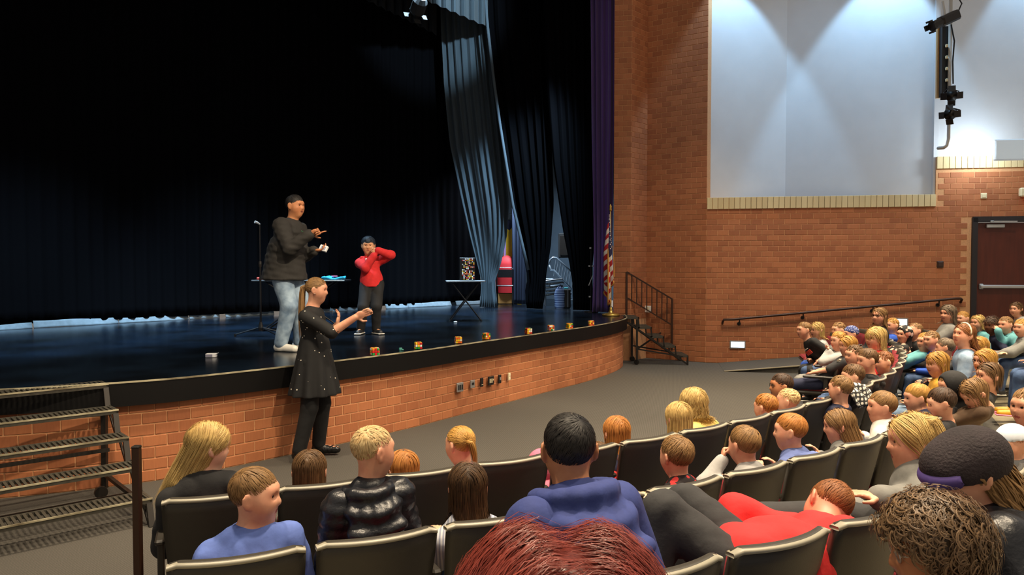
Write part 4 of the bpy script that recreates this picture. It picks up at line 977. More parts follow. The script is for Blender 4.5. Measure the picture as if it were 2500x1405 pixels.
# ------------------------------------------------------------------ figures: smooth-union fields turned into one surface
class Field:
    def __init__(s, lo, hi, h):
        s.h = h; s.lo = np.asarray(lo, float); n = np.ceil((np.asarray(hi) - s.lo) / h).astype(int) + 1; s.n = n
        s.ax = [s.lo[k] + h * np.arange(n[k]) for k in range(3)]; s.d = np.full(n, .5, np.float32)
    def win(s, lo, hi):
        a = [max(0, int((lo[k] - s.lo[k]) / s.h)) for k in range(3)]; b = [min(s.n[k], int((hi[k] - s.lo[k]) / s.h) + 2) for k in range(3)]
        return tuple(slice(a[k], b[k]) for k in range(3))
    def pts(s, w): return [s.ax[0][w[0]][:, None, None], s.ax[1][w[1]][None, :, None], s.ax[2][w[2]][None, None, :]]
    def prim(s, p, g=0.0, m=0.05):
        if p[0] == 'c':
            a, b = np.asarray(p[1], float), np.asarray(p[2], float); ra, rb = p[3] + g, p[4] + g; R = max(ra, rb) + m
            w = s.win(np.minimum(a, b) - R, np.maximum(a, b) + R); X, Y, Z = s.pts(w); ba = b - a; L = max(ba @ ba, 1e-9)
            t = np.clip(((X - a[0]) * ba[0] + (Y - a[1]) * ba[1] + (Z - a[2]) * ba[2]) / L, 0, 1)
            d = np.sqrt((X - a[0] - ba[0]*t)**2 + (Y - a[1] - ba[1]*t)**2 + (Z - a[2] - ba[2]*t)**2) - (ra + (rb - ra) * t)
        else:
            c, r, R_ = np.asarray(p[1], float), np.asarray(p[2], float) + g, np.asarray(p[3]); e = np.sqrt(((R_ * r[None, :])**2).sum(1)) + m
            w = s.win(c - e, c + e); X, Y, Z = s.pts(w); X = X - c[0]; Y = Y - c[1]; Z = Z - c[2]
            q = [(X * R_[0, k] + Y * R_[1, k] + Z * R_[2, k]) for k in range(3)]
            k0 = np.sqrt(sum((q[k] / r[k])**2 for k in range(3))); k1 = np.sqrt(sum((q[k] / r[k]**2)**2 for k in range(3))) + 1e-9
            d = k0 * (k0 - 1) / k1
        return w, d
    def add(s, p, k=.03, g=0.0):
        w, d = s.prim(p, g, k + 2.5 * s.h); a = s.d[w]
        h = np.clip(.5 + .5 * (d - a) / k, 0, 1); s.d[w] = d * (1 - h) + a * h - k * h * (1 - h)
    def sub(s, p, k=.01):
        w, d = s.prim(p, 0, k + 2.5 * s.h); a = s.d[w]; d = -d
        h = np.clip(.5 - .5 * (d - a) / k, 0, 1); s.d[w] = d * (1 - h) + a * h + k * h * (1 - h)
    def plane(s, o, n):
        """keep the side the normal points away from"""
        X, Y, Z = s.pts((slice(None),) * 3); s.d = np.maximum(s.d, ((X - o[0]) * n[0] + (Y - o[1]) * n[1] + (Z - o[2]) * n[2]).astype(np.float32))
    def surf(s):
        d = s.d; i = d < 0
        cs = np.zeros(np.array(d.shape) - 1, np.int8); sl = [slice(0, -1), slice(1, None)]
        for a in (0, 1):
            for b in (0, 1):
                for c in (0, 1): cs += i[sl[a], sl[b], sl[c]]
        m = (cs > 0) & (cs < 8); ids = np.argwhere(m); idx = np.full(m.shape, -1, np.int32); idx[m] = np.arange(len(ids))
        acc = np.zeros((len(ids), 3)); cnt = np.zeros(len(ids))
        cor = [(a, b, c) for a in (0, 1) for b in (0, 1) for c in (0, 1)]
        for a in cor:
            for ax in range(3):
                if a[ax] == 0:
                    b = list(a); b[ax] = 1
                    da = d[ids[:, 0] + a[0], ids[:, 1] + a[1], ids[:, 2] + a[2]]; db = d[ids[:, 0] + b[0], ids[:, 1] + b[1], ids[:, 2] + b[2]]
                    x = (da < 0) != (db < 0); t = np.where(x, da / np.where(da == db, 1, da - db), 0)
                    pt = np.tile(np.array(a, float), (len(ids), 1)); pt[:, ax] += t; acc[x] += pt[x]; cnt += x
        V = s.lo + (ids + acc / cnt[:, None]) * s.h; F = []
        for ax in range(3):
            o = [k for k in range(3) if k != ax]
            A = np.take(i, range(i.shape[ax] - 1), ax); B = np.take(i, range(1, i.shape[ax]), ax)
            e = np.argwhere(A != B); ok = (e[:, o[0]] > 0) & (e[:, o[1]] > 0) & (e[:, o[0]] < i.shape[o[0]] - 1) & (e[:, o[1]] < i.shape[o[1]] - 1); e = e[ok]
            if not len(e): continue
            ins = A[e[:, 0], e[:, 1], e[:, 2]]; q = []
            for (u, v) in ((-1, -1), (0, -1), (0, 0), (-1, 0)):
                c = e.copy(); c[:, o[0]] += u; c[:, o[1]] += v; q.append(idx[c[:, 0], c[:, 1], c[:, 2]])
            Q = np.stack(q, 1); flip = ins if ax != 1 else ~ins; Q[~flip] = Q[~flip][:, ::-1]; F.append(Q)
        return V, (np.concatenate(F) if F else np.zeros((0, 4), int))

def np_mesh(name, V, F, mats, smooth=True, midx=None, tint=None):
    me = bpy.data.meshes.new(name); n = len(V); m = len(F); k = F.shape[1] if m else 4
    me.vertices.add(n); me.vertices.foreach_set('co', np.asarray(V, np.float32).ravel())
    me.loops.add(m * k); me.loops.foreach_set('vertex_index', np.asarray(F, np.int32).ravel())
    me.polygons.add(m); me.polygons.foreach_set('loop_start', np.arange(0, m * k, k, dtype=np.int32))
    if midx is not None: me.polygons.foreach_set('material_index', np.asarray(midx, np.int32))
    me.polygons.foreach_set('use_smooth', np.full(m, smooth))
    for q in (mats if isinstance(mats, (list, tuple)) else [mats]): me.materials.append(q)
    if tint is not None:
        a = me.attributes.new('tint', 'FLOAT', 'POINT'); a.data.foreach_set('value', np.asarray(tint, np.float32))
    me.update(); me.validate()
    return me
def child(name, me, parent, origin):
    o = bpy.data.objects.new(name, me); col.objects.link(o); o.parent = parent; o.location = (0, 0, 0); return o

def thin_out(V, F, keep, cell):
    """merge vertices outside keep into coarser cells; returns triangles"""
    T = np.concatenate([F[:, [0, 1, 2]], F[:, [0, 2, 3]]]); key = np.floor(V / cell).astype(np.int64); key = (key[:, 0] * 73856093) ^ (key[:, 1] * 19349663) ^ (key[:, 2] * 83492791)
    key = key * 2; key[keep] = np.arange(keep.sum()) * 2 + 1 + (np.int64(1) << 52)
    u, inv = np.unique(key, return_inverse=True); n = len(u); cnt = np.bincount(inv, minlength=n); W = np.stack([np.bincount(inv, V[:, k], n) / cnt for k in range(3)], 1)
    T = inv[T]; ok = (T[:, 0] != T[:, 1]) & (T[:, 1] != T[:, 2]) & (T[:, 0] != T[:, 2]); T = T[ok]
    _, first = np.unique(np.sort(T, axis=1), axis=0, return_index=True); return W, T[np.sort(first)]

def wob(V, seed, amp, f):
    r = np.random.RandomState(seed); out = np.zeros(len(V))
    for k in range(5):
        d = r.normal(size=3) * f * (1 + .5 * k); out += np.sin(V @ d + r.uniform(0, 6.28)) / (1 + .5 * k)
    return amp * out / 2.2

def ik(a, b, l1, l2, pole):
    a = np.asarray(a, float); b = np.asarray(b, float); d = b - a; L = np.linalg.norm(d); u = d / max(L, 1e-6)
    if L > (l1 + l2) * .995: b = a + u * (l1 + l2) * .995; L = (l1 + l2) * .995
    x = (l1*l1 - l2*l2 + L*L) / (2 * L); h = math.sqrt(max(l1*l1 - x*x, 0))
    p = np.asarray(pole, float); p = unit(p - u * (p @ u)); return a + u * x + p * h, b

SKIN = {'fair': mat('skin_fair', (226, 170, 138), .5, .10, 12, rgb2=(212, 146, 116)), 'pale': mat('skin_pale', (232, 184, 156), .5, .10, 12, rgb2=(220, 160, 132)),
        'olive': mat('skin_olive', (220, 164, 124), .5, .12, 12, rgb2=(204, 144, 104)), 'tan': mat('skin_tan', (196, 134, 92), .5, .12, 12, rgb2=(176, 112, 74)), 'brown': mat('skin_brown', (118, 72, 46), .5, .12, 12), 'ruddy': mat('skin_ruddy', (214, 140, 112), .5, .1, 12)}
LIP = mat('lip', (176, 92, 84), .45); LIPD = mat('lip_dark', (120, 62, 54), .45); EYEW = mat('eye_white', (225, 220, 212), .25); EYED = mat('eye_iris', (34, 24, 20), .2)
HC = {'blonde': hair_mat('blonde', (132, 96, 44), (232, 200, 128)), 'gold': hair_mat('gold', (120, 78, 30), (216, 166, 84)), 'paleblonde': hair_mat('paleblonde', (166, 128, 78), (240, 218, 164)), 'straw': hair_mat('straw', (128, 74, 30), (206, 140, 70)),
      'brown': hair_mat('brown', (58, 40, 24), (124, 92, 58)), 'lbrown': hair_mat('lbrown', (84, 60, 34), (164, 126, 80)), 'dbrown': hair_mat('dbrown', (32, 22, 16), (88, 64, 46)), 'black': hair_mat('black', (10, 10, 11), (46, 42, 40)),
      'red': hair_mat('red', (70, 22, 20), (176, 82, 68), .3), 'greybrown': hair_mat('greybrown', (66, 54, 44), (140, 122, 100)), 'bluehair': hair_mat('bluelit_black', (10, 12, 16), (40, 52, 66)), 'ombre': hair_mat('ombre', (26, 18, 12), (96, 68, 40)), 'auburn': hair_mat('auburn', (82, 46, 24), (164, 104, 58)), 'curlbrown': hair_mat('curlbrown', (38, 26, 18), (140, 112, 82), .35)}  # stage boy's black hair carries the blue stage light in its colour

class Head:
    def __init__(s, c, f, up, h):
        s.c = np.asarray(c, float); s.f = unit(f); s.r = unit(np.cross(s.f, up)); s.u = np.cross(s.r, s.f); s.h = h; s.R = np.column_stack([s.r, s.f, s.u])
    def w(s, p): return s.c + (s.R @ np.asarray(p, float)) * s.h
    def ell(s, c, r): return ('e', s.w(c), np.asarray(r, float) * s.h, s.R)
    def cap(s, a, b, ra, rb): return ('c', s.w(a), s.w(b), ra * s.h, rb * s.h)
    def loc(s, V): return ((V - s.c) @ s.R) / s.h
EC = np.array([0, -.075, .125]); ER = np.array([.355, .43, .375])
def hairline(q, front=.27, nape=-.42, ear=-.02):
    """lowest height of the scalp for points q (n,3) in head units"""
    y = q[:, 1]; return np.interp(y, [-.45, -.24, -.15, -.07, .06, .12, .2, .36], [nape, nape + .03, ear - .12, ear + .09, ear + .09, max(ear + .09, .11), .2, front])

def head_prims(H, cheek=1.0):
    return [(H.ell((0, -.06, .12), (.345, .415, .365)), .03), (H.ell((0, .075, -.17), (.255 * cheek, .265, .30)), .06), (H.ell((0, .20, -.405), (.105 * cheek, .085, .075)), .05),
            (H.ell((-.155, .175, -.14), (.115 * cheek, .12, .13)), .045), (H.ell((.155, .175, -.14), (.115 * cheek, .12, .13)), .045), (H.cap((-.14, .285, .13), (.14, .285, .13), .045, .045), .035),
            (H.cap((0, .33, .06), (0, .415, -.105), .022, .046), .016), (H.ell((-.045, .355, -.12), (.035, .04, .032)), .012), (H.ell((.045, .355, -.12), (.035, .04, .032)), .012),
            (H.ell((0, .325, -.238), (.10, .036, .026)), .010), (H.ell((0, .315, -.295), (.085, .038, .030)), .010)]

def lock_mesh(P, w, nrm, tint, seed=0):
    """P (steps, n, 3) lock centre lines in world space; w width (n,) ; nrm (steps,n,3)"""
    S, n = P.shape[:2]; T = np.gradient(P, axis=0); T /= np.linalg.norm(T, axis=2, keepdims=True) + 1e-9
    B = np.cross(T, nrm); B /= np.linalg.norm(B, axis=2, keepdims=True) + 1e-9; N = np.cross(B, T)
    tp = np.interp(np.linspace(0, 1, S), [0, .12, .6, 1], [.55, 1, .9, .12])[:, None, None] * w[None, :, None]
    V = np.stack([P + B * tp * .5, P + N * tp * .22, P - B * tp * .5], 2)          # S,n,3,3
    V = V.transpose(1, 0, 2, 3).reshape(-1, 3); F = []
    base = (np.arange(n) * S * 3)[:, None]; r = np.arange(S - 1) * 3
    for a, b in ((0, 1), (1, 2)):
        F.append(np.stack([base + r + a, base + r + b, base + r + 3 + b, base + r + 3 + a], -1).reshape(-1, 4))
    return V, np.concatenate(F), np.repeat(tint, S * 3)

def scalp_points(n, rs, hl, zmax=9):
    out = []
    while len(out) < n:
        v = rs.normal(size=(n * 3, 3)); v /= np.linalg.norm(v, axis=1, keepdims=True); q = EC + v * ER
        ok = (q[:, 2] > hl(q) + .005) & (q[:, 2] < zmax); out += list(q[ok])
    return np.array(out[:n])

def make_hair(H, style, n, seed, length=.2, width=.004, vox=.008, front=.27, thick=.03, tie=(0, -.46, .12), part=0.0, body_back=None, nape=-.42, ear=-.02, wave=0.0, fall=None, zmax=9, lobe=0.0, cap_thick=None):
    """cap volume plus locks. returns V,F(quads),tint"""
    rs = np.random.RandomState(seed); h = H.h; hl = lambda q: hairline(q, front, nape, ear)
    Vs, Fs, Ts = [], [], []; off = 0
    # cap
    reach = .75 * h
    fd = Field(H.c - reach, H.c + reach, vox); w = tuple(slice(0, k) for k in fd.n); X, Y, Z = fd.pts(w)
    G = np.stack(np.broadcast_arrays(X, Y, Z), -1).reshape(-1, 3); q = H.loc(G)
    thick0 = thick; thick = cap_thick if cap_thick is not None else thick
    tk = thick if style in ('long', 'bob', 'curly') else (thick * np.clip(.12 + (q[:, 2] - hl(q)) / .42, .12, 1))[:, None]
    e = (q - EC) / (ER + tk); k0 = np.linalg.norm(e, axis=1); k1 = np.linalg.norm(e / (ER + tk), axis=1) + 1e-9
    d = k0 * (k0 - 1) / k1
    if style not in ('buzz',): d = d - (.012 * np.sin(q[:, 0] * 23 + seed) * np.sin(q[:, 1] * 19 + 2) + .008 * np.sin(q[:, 2] * 31 + q[:, 0] * 17))
    cut = (hl(q) - q[:, 2]) * .8
    d = np.maximum(d, cut); e2 = (q - EC) / (ER - .03); d = np.maximum(d, -(np.linalg.norm(e2, axis=1) - 1) * .3)
    if style in ('long', 'bob'):
        pass
    thick = thick0; fd.d = (d * h).reshape(fd.n).astype(np.float32); V, F = fd.surf()
    if len(V): Vs.append(V); Fs.append(F + off); Ts.append(np.full(len(V), .32)); off += len(V)
    if n <= 0: return np.concatenate(Vs), np.concatenate(Fs), np.concatenate(Ts)
    def emit(P, wd, tint, out_c):
        nonlocal off
        nr = P - out_c; nr /= np.linalg.norm(nr, axis=2, keepdims=True) + 1e-9
        V, F, T = lock_mesh(P, wd, nr, tint); Vs.append(V); Fs.append(F + off); Ts.append(T); off += len(V)
    g = H.R.T @ np.array([0, 0, -1.0])                       # gravity in head units
    p0 = scalp_points(n, rs, hl, zmax); tint = np.clip(rs.normal(.52, .15, n), 0, 1); wd = width * rs.uniform(.7, 1.35, n)
    if style in ('short', 'buzz', 'messy'):
        S = 5; P = []; p = p0.copy(); length = length * 1.5; wh = np.array([.05, -.30, .44]); L = length
        for k in range(S):
            nr = (p - EC) / ER**2; nr /= np.linalg.norm(nr, axis=1, keepdims=True)
            lift = thick * np.clip(.12 + (p[:, 2] - hl(p)) / .42, .12, 1) + .004 + ((.030 if style == 'messy' else .006) * (k / (S - 1))**1.3 + .004) * rs.uniform(.2, 1.3, n)
            P.append(p + nr * lift[:, None])
            t = p - wh; t[:, 0] += .25 * (p[:, 1]) ; t = t - nr * (t * nr).sum(1, keepdims=True); t /= np.linalg.norm(t, axis=1, keepdims=True) + 1e-6
            t += rs.normal(0, .22 if style == 'messy' else .07, (n, 3)); near = np.clip((p[:, 2] - hl(p)) / .16, .12, 1)[:, None]; p = p + t * near * (L / S)
            e = (p - EC) / ER; p = EC + (p - EC) / np.linalg.norm(e, axis=1, keepdims=True)
        P = np.array(P)
    elif style == 'pony':
        S = 7; tp = np.array(tie); P = []
        for k in range(S):
            f = k / (S - 1); p = p0 * (1 - f) + tp * f; v = p - EC; e = v / (ER + thick + .012); rr = np.linalg.norm(e, axis=1, keepdims=True)
            surf = EC + v / rr; mixf = min(1, (1 - f) * 3); P.append(surf * mixf + p * (1 - mixf) + rs.normal(0, .004, (n, 3)))
        P = np.array(P)
    else:                                                    # long / bob / curly: fall from a parting
        S = 8 if style != 'curly' else 11; P = []; L = length; free = np.zeros(n, bool); ph = rs.uniform(0, 6.28, n)
        lift = thick + .010 + .045 * rs.uniform(0, 1, n)**1.5; E2 = ER[None, :] + lift[:, None]
        p = EC + (p0 - EC) / np.linalg.norm((p0 - EC) / E2, axis=1, keepdims=True)
        dirx = np.sign(p0[:, 0] - part + rs.normal(0, .03, n)); ln = L * rs.uniform(.78, 1.06, n) if style != 'curly' else L * rs.uniform(.7, 1.1, n)
        ln = ln + np.clip(p0[:, 2] + .1, 0, 1) * (.55 if style != 'curly' else 0)          # locks from the crown are longer
        fa = None if fall is None else np.asarray(fall)
        for k in range(S):
            v = p - EC; nr = v / E2**2; nr /= np.linalg.norm(nr, axis=1, keepdims=True)
            wv = wave * np.stack([np.sin(ph + k * 1.5), np.cos(ph * 1.3 + k * 1.5), np.zeros(n)], 1)
            P.append(p + wv * (k / S))
            top = np.clip((p[:, 2] - .22) / .25, 0, 1)
            t = np.tile(g, (n, 1)); t[:, 0] += dirx * 1.1 * top; t[:, 1] -= .5 * top
            if fa is not None: t = t + fa * (1 - top)[:, None]
            t[:, 1] -= np.where((p[:, 1] > .02) & (p[:, 2] > -.25), .55, .0)
            tang = t - nr * (t * nr).sum(1, keepdims=True); free |= (p[:, 2] < .02)
            dv = np.where(free[:, None], t, tang); dv /= np.linalg.norm(dv, axis=1, keepdims=True) + 1e-6
            q2 = p + dv * (ln / S)[:, None]; rr = np.linalg.norm((q2 - EC) / E2, axis=1, keepdims=True)
            p = np.where((~free)[:, None] | (rr < 1), EC + (q2 - EC) / np.maximum(rr, .3), q2)
        P = np.array(P)
    if style == 'curly':
        kk = np.arange(P.shape[0])[:, None]; rad = .042; nrm = (P - EC); nrm /= np.linalg.norm(nrm, axis=2, keepdims=True); ph = rs.uniform(0, 6.28, n)[None, :]
        a = np.cross(nrm, np.array([.3, .2, .9])); a /= np.linalg.norm(a, axis=2, keepdims=True); b = np.cross(nrm, a)
        P = P + (P - EC) * (rs.uniform(0, 1, n)**2 * .16)[None, :, None]
        P = P + rad * (np.cos(ph + kk * .72)[..., None] * a + np.sin(ph + kk * .72)[..., None] * b) + nrm * .02 * kk[..., None] / 8
    if lobe: P[..., 2] -= lobe * np.exp(-((P[..., 0] - part) / .11)**2) * np.clip((P[..., 2] - .1) / .3, 0, 1); P = P + rs.normal(0, .012, (1,) + P.shape[1:])
    Wd = H.c + (P @ H.R.T) * h
    if body_back is not None:                                # long hair lies on the back or chest instead of passing through it
        bc, br, rt_, ft_ = body_back; v = Wd - bc; x = v @ rt_; y = v @ ft_; low = np.clip((bc[2] + .07 - Wd[..., 2]) / .07, 0, 1)
        lim = .62 * br * np.sqrt(np.clip(1 - (x / (br * 1.5))**2, 0, 1)); y2 = np.where(y < .02, np.minimum(y, -lim), np.maximum(y, lim)); Wd = Wd + ((y2 - y) * low)[..., None] * ft_
    emit(Wd, wd, tint, H.c)
    return np.concatenate(Vs), np.concatenate(Fs), np.concatenate(Ts)

def tail_mesh(H, start, pts, n, seed, width, r0):
    """pony tail: bundle of locks along world points"""
    rs = np.random.RandomState(seed); pts = np.array(pts, float); S = 10; t = np.linspace(0, 1, S); ti = np.linspace(0, 1, len(pts))
    C = np.stack([np.interp(t, ti, pts[:, k]) for k in range(3)], 1); P = []; a = rs.uniform(0, 6.28, n); rad = np.sqrt(rs.uniform(0, 1, n)); ln = rs.uniform(.8, 1.05, n)
    T = np.gradient(C, axis=0); T /= np.linalg.norm(T, axis=1, keepdims=True); X = np.cross(T, [.1, .9, .2]); X /= np.linalg.norm(X, axis=1, keepdims=True); Y = np.cross(T, X)
    for k in range(S):
        f = np.minimum(t[k] * ln, 1); c = np.stack([np.interp(f, t, C[:, j]) for j in range(3)], 1); rr = r0 * np.interp(t[k], [0, .15, .6, 1], [.35, .9, 1.0, .65])
        P.append(c + (np.cos(a) * rad * rr)[:, None] * X[k] + (np.sin(a) * rad * rr)[:, None] * Y[k])
    P = np.array(P); nr = P - C[:, None, :]; nr /= np.linalg.norm(nr, axis=2, keepdims=True) + 1e-6
    return lock_mesh(P, width * rs.uniform(.7, 1.4, n), nr, np.clip(rs.normal(.5, .24, n), 0, 1))

def hand_prims(wr, d, nrm, S, pose='relax', left=False):
    """wrist, direction of the hand, palm normal; returns palm, four fingers and a thumb"""
    d = unit(d); nrm = unit(nrm - d * (np.asarray(nrm) @ d)); sd = np.cross(d, nrm) * (1 if left else -1); k = S / 1.7; o = []
    pc = wr + d * .048 * k; R_ = np.column_stack([sd, d, nrm]); 
    if np.linalg.det(R_) < 0: R_ = np.column_stack([-sd, d, nrm])
    o.append((('e', pc, np.array([.040, .052, .017]) * k, R_), .012))
    curl = {'relax': (.35, .55), 'flat': (.08, .1), 'fist': (1.45, 1.7), 'hold': (.7, .8), 'point': (1.45, 1.6), 'cup': (.6, .6)}[pose]
    for i, (x, L) in enumerate(((-.029, .072), (-.010, .080), (.010, .075), (.028, .060))):
        b = wr + d * .090 * k + sd * x * k; c1, c2 = curl
        if pose == 'point' and i == 0: c1, c2 = .05, .08
        d1 = d * math.cos(c1) + nrm * math.sin(c1) + sd * x * 1.6; d2 = d * math.cos(c1 + c2) + nrm * math.sin(c1 + c2) + sd * x * 1.0
        m = b + unit(d1) * L * .5 * k; t = m + unit(d2) * L * .5 * k; r = .0088 * k
        o.append((('c', b, m, r * 1.08, r), .005)); o.append((('c', m, t, r, r * .82), .003))
    b = wr + d * .022 * k - sd * .030 * k; m = b + unit(d * .55 - sd * .75 + nrm * .25) * .040 * k; t = m + unit(d * .85 - sd * .25 + nrm * (.5 if pose in ('fist', 'hold', 'point', 'cup') else .15)) * .034 * k
    o.append((('c', b, m, .0125 * k, .0105 * k), .008)); o.append((('c', m, t, .0105 * k, .0085 * k), .004))
    return o

person_n = [0]
def person(label, head, face, S=1.28, hh=None, up=(0, 0, 1), pelvis=None, heading=None, floor=0.0, sit=True, skin='fair', hair=None, top=None, pants=None, shoes=None, shoe_shape=1.0,
           arms=None, legs=None, vox=.011, glasses=False, twist=0.0, cheek=1.0, width=1.0, belly=0.0, hcut=None, eyes=True, sleeve=1.0, bow=0.0, skirt=None, neck_len=.70, feet_dir=None, extra=None, hvox=None, pants_len=1.0, collar=None):
    """head: centre of the head (world); face: direction the face looks; heading: direction the body faces (angle)"""
    person_n[0] += 1; seed = person_n[0]
    hh = hh or (.204 + .02 * (S - 1.1) if S < 1.5 else .23); Hd = Head(head, face, np.asarray(up, float), hh)
    f = np.array([math.cos(heading), math.sin(heading), 0]); r = np.array([math.sin(heading), -math.cos(heading), 0])
    pel = np.array(pelvis, float); nb = Hd.w((0, -.15, -neck_len)); root_p = (pel[0], pel[1], floor)
    root = thing('person', label, 'person', root_p); O = np.array(root_p)
    ax = nb - pel; T = np.linalg.norm(ax); ut = ax / T; rt = unit(r - ut * (r @ ut)); 
    if twist: rt = unit(rt * math.cos(twist) + np.cross(ut, rt) * math.sin(twist))
    bk_ = -np.cross(ut, rt); ft = np.cross(ut, rt); 
    if ft @ f < 0: ft = -ft
    Rt = np.column_stack([rt, ft, ut]); 
    if np.linalg.det(Rt) < 0: Rt = np.column_stack([-rt, ft, ut])
    k = width; sw = .088 * S * k; mid = pel + ax * .5 - ft * bow
    chest = pel + ax * .70 - ft * bow * .7; waist = pel + ax * .36 - ft * bow * .8 + ft * belly * .4
    sh = {s_: nb - ut * .055 * S + rt * s_ * sw - ft * .01 for s_ in (-1, 1)}
    tor = [(('e', chest, np.array([.086 * k, .062 * k, max(.085, T / S * .30)]) * S, Rt), .05), (('e', waist, np.array([.078 * k + belly, .060 * k + belly, max(.08, T / S * .26)]) * S, Rt), .05),
           (('e', pel + ut * .02, np.array([.090 * k, .068 * k, .08]) * S, Rt), .05), (('c', sh[-1], sh[1], .034 * S, .034 * S), .035), (('c', nb - ut * .05 * S, nb - ut * .01 * S, .045 * S, .030 * S), .03)]
    neck = [(('c', nb - ut * .03 * S, Hd.w((0, -.07, -.28)), .036 * S if S < 1.5 else .034 * S, .033 * S if S < 1.5 else .031 * S), .03)]
    # arms
    la, lf = .172 * S, .150 * S; ARM = {}; A = arms or {}
    for s_, nm in ((-1, 'L'), (1, 'R')):
        a = A.get(nm, {}); wr = a.get('wrist')
        if wr is None: wr = pel + f * .17 * S + r * s_ * .07 * S + np.array([0, 0, .045 * S]) if sit else sh[s_] + np.array([0, 0, -.31 * S]) + r * s_ * .03 + f * .03
        if a.get('low'): wr = pel + f * .06 * S + r * s_ * .09 * S - np.array([0, 0, .02 * S])
        el, wr = ik(sh[s_], wr, la, lf, a.get('pole', -ft * .5 - np.array([0, 0, .7]) + r * s_ * .45))
        ARM[s_] = (sh[s_], el, wr, a)
    # legs
    lt, lsn = .245 * S, .245 * S; LEG = {}; Lg = legs or {}
    hipz = pel
    for s_, nm in ((-1, 'L'), (1, 'R')):
        hp = pel + r * s_ * .052 * S * (1 + (k - 1) * .3) - np.array([0, 0, .015 * S]); l = Lg.get(nm, {}); an = l.get('ankle')
        if an is None:
            if sit: an = pel + f * (.235 * S + .05) + r * s_ * .06 * S; an[2] = max(floor + .07, pel[2] - .29 * S)
            else: an = hp + r * s_ * .012; an[2] = floor + .075
        kn, an = ik(hp, an, lt, lsn, l.get('pole', f + np.array([0, 0, .9]) if sit else f)); fd = unit(np.asarray(l.get('foot', f if feet_dir is None else feet_dir), float)); LEG[s_] = (hp, kn, an, fd)
    allp = [Hd.w((0, 0, .55)), Hd.w((0, .5, 0)), Hd.w((0, -.55, 0)), Hd.w((.45, 0, 0)), Hd.w((-.45, 0, 0)), pel - .14 * S, pel + .14 * S]
    for s_ in (-1, 1): allp += [ARM[s_][1], ARM[s_][2] + .14, ARM[s_][2] - .14, LEG[s_][1], LEG[s_][2], LEG[s_][2] + LEG[s_][3] * .2 * S, sh[s_] + r * s_ * .08]
    allp = np.array(allp); lo, hi = allp.min(0) - .10, allp.max(0) + .10; lo[2] = max(lo[2], floor - .03)
    body = Field(lo, hi, vox)
    for p, kk in tor: body.add(p, kk)
    for s_ in (-1, 1):
        a, b, c, _ = ARM[s_]; body.add(('c', a, b, .031 * S * k, .025 * S), .02); body.add(('c', b, c, .026 * S, .0175 * S), .015)
        hp, kn, an, fd = LEG[s_]; body.add(('c', hp, kn, .054 * S * (1 + (k - 1) * .4), .038 * S), .03); body.add(('c', kn, an, .037 * S, .024 * S), .015); body.add(('c', an - [0, 0, .02], an + fd * .10 * S - [0, 0, .035], .022 * S, .016 * S), .01)
    for p, kk in neck: body.add(p, kk)
    for p, kk in head_prims(Hd, cheek): body.add(p, kk * hh / .2)
    for s_ in (-1, 1):
        body.sub(Hd.ell((s_ * .135, .375, .035), (.085, .055, .05)), .016 * hh / .2)
        body.add(('e', Hd.w((s_ * .375, -.06, -.035)), np.array([max(.040, .0062 / hh), .115, .170]) * hh, Hd.R @ rotz(s_ * .48) @ rotx(.18)), .008)
        if vox < .009: body.sub(Hd.ell((s_ * .420, -.03, -.02), (.025, .045, .07)), .005)
    for s_ in (-1, 1):
        a, b, c, A_ = ARM[s_]; hd = A_.get('dir', unit(c - b)); nr = A_.get('palm', -np.array([0, 0, 1.]) if abs(unit(hd)[2]) < .8 else f)
        for p, kk in hand_prims(c, np.asarray(hd, float), np.asarray(nr, float), S, A_.get('pose', 'relax'), s_ < 0): body.add(p, kk)
    V, F = body.surf(); ql = Hd.loc(V); keep = (np.linalg.norm(ql, axis=1) < .78)
    for s_ in (-1, 1):
        if vox < .0095 or (arms or {}).get('L' if s_ < 0 else 'R', {}).get('pose'): keep |= np.linalg.norm(V - ARM[s_][2], axis=1) < .135
    V, F = thin_out(V, F, keep, vox * 2.3); fc = V[F].mean(1); q = Hd.loc(fc)
    mi = np.zeros(len(F), int)
    lip = ((q[:, 0] / .10)**2 + ((q[:, 2] + .266) / .042)**2 < 1) & (q[:, 1] > .27); mi[lip] = 1
    fine = vox <= .0075
    if not fine and eyes:
        for s_ in (-1, 1): mi[((q[:, 0] - s_ * .135)**2 / .050**2 + (q[:, 2] - .035)**2 / .024**2 < 1) & (q[:, 1] > .2)] = 2
        if False:
            for s_ in (-1, 1): mi[((q[:, 0] - s_ * .14)**2 / .075**2 + (q[:, 2] - .118)**2 / .016**2 < 1) & (q[:, 1] > .2)] = 3
    hm = HC[hair['col']] if hair else HC['brown']
    child('body', np_mesh('body', V - O, F, [SKIN[skin], LIPD if skin in ('brown', 'tan') else LIP, EYED, hm], True, mi), root, O)
    if fine and eyes:
        for s_ in (-1, 1):
            c = Hd.w((s_ * .135, .285, .035)) - O; m = MB(); m.lathe([(.0, -.055), (.03, -.047), (.05, -.02), (.055, 0), (.05, .02), (.03, .047), (0.001, .055)], (0, 0, 0), 12)
            vv = np.concatenate(m.v) * hh; m2 = MB(); 
            Rr = np.column_stack([Hd.r, -Hd.u, Hd.f]); m2.add(vv @ Rr.T + c, m.f); m2.m = [1 if all(np.concatenate(m.v)[i][2] > .018 for i in fq) else 0 for fq in m.f]
            me = m2.mesh('eye', [EYEW, EYED], True); child('eye', me, root, O)
            m = MB(); m.tube([Hd.w((s_ * .07, .335, .118)) - O, Hd.w((s_ * .14, .335, .14)) - O, Hd.w((s_ * .21, .285, .115)) - O], [.016 * hh, .022 * hh, .010 * hh], 6); child('eyebrow', m.mesh('eyebrow', hm, True), root, O)
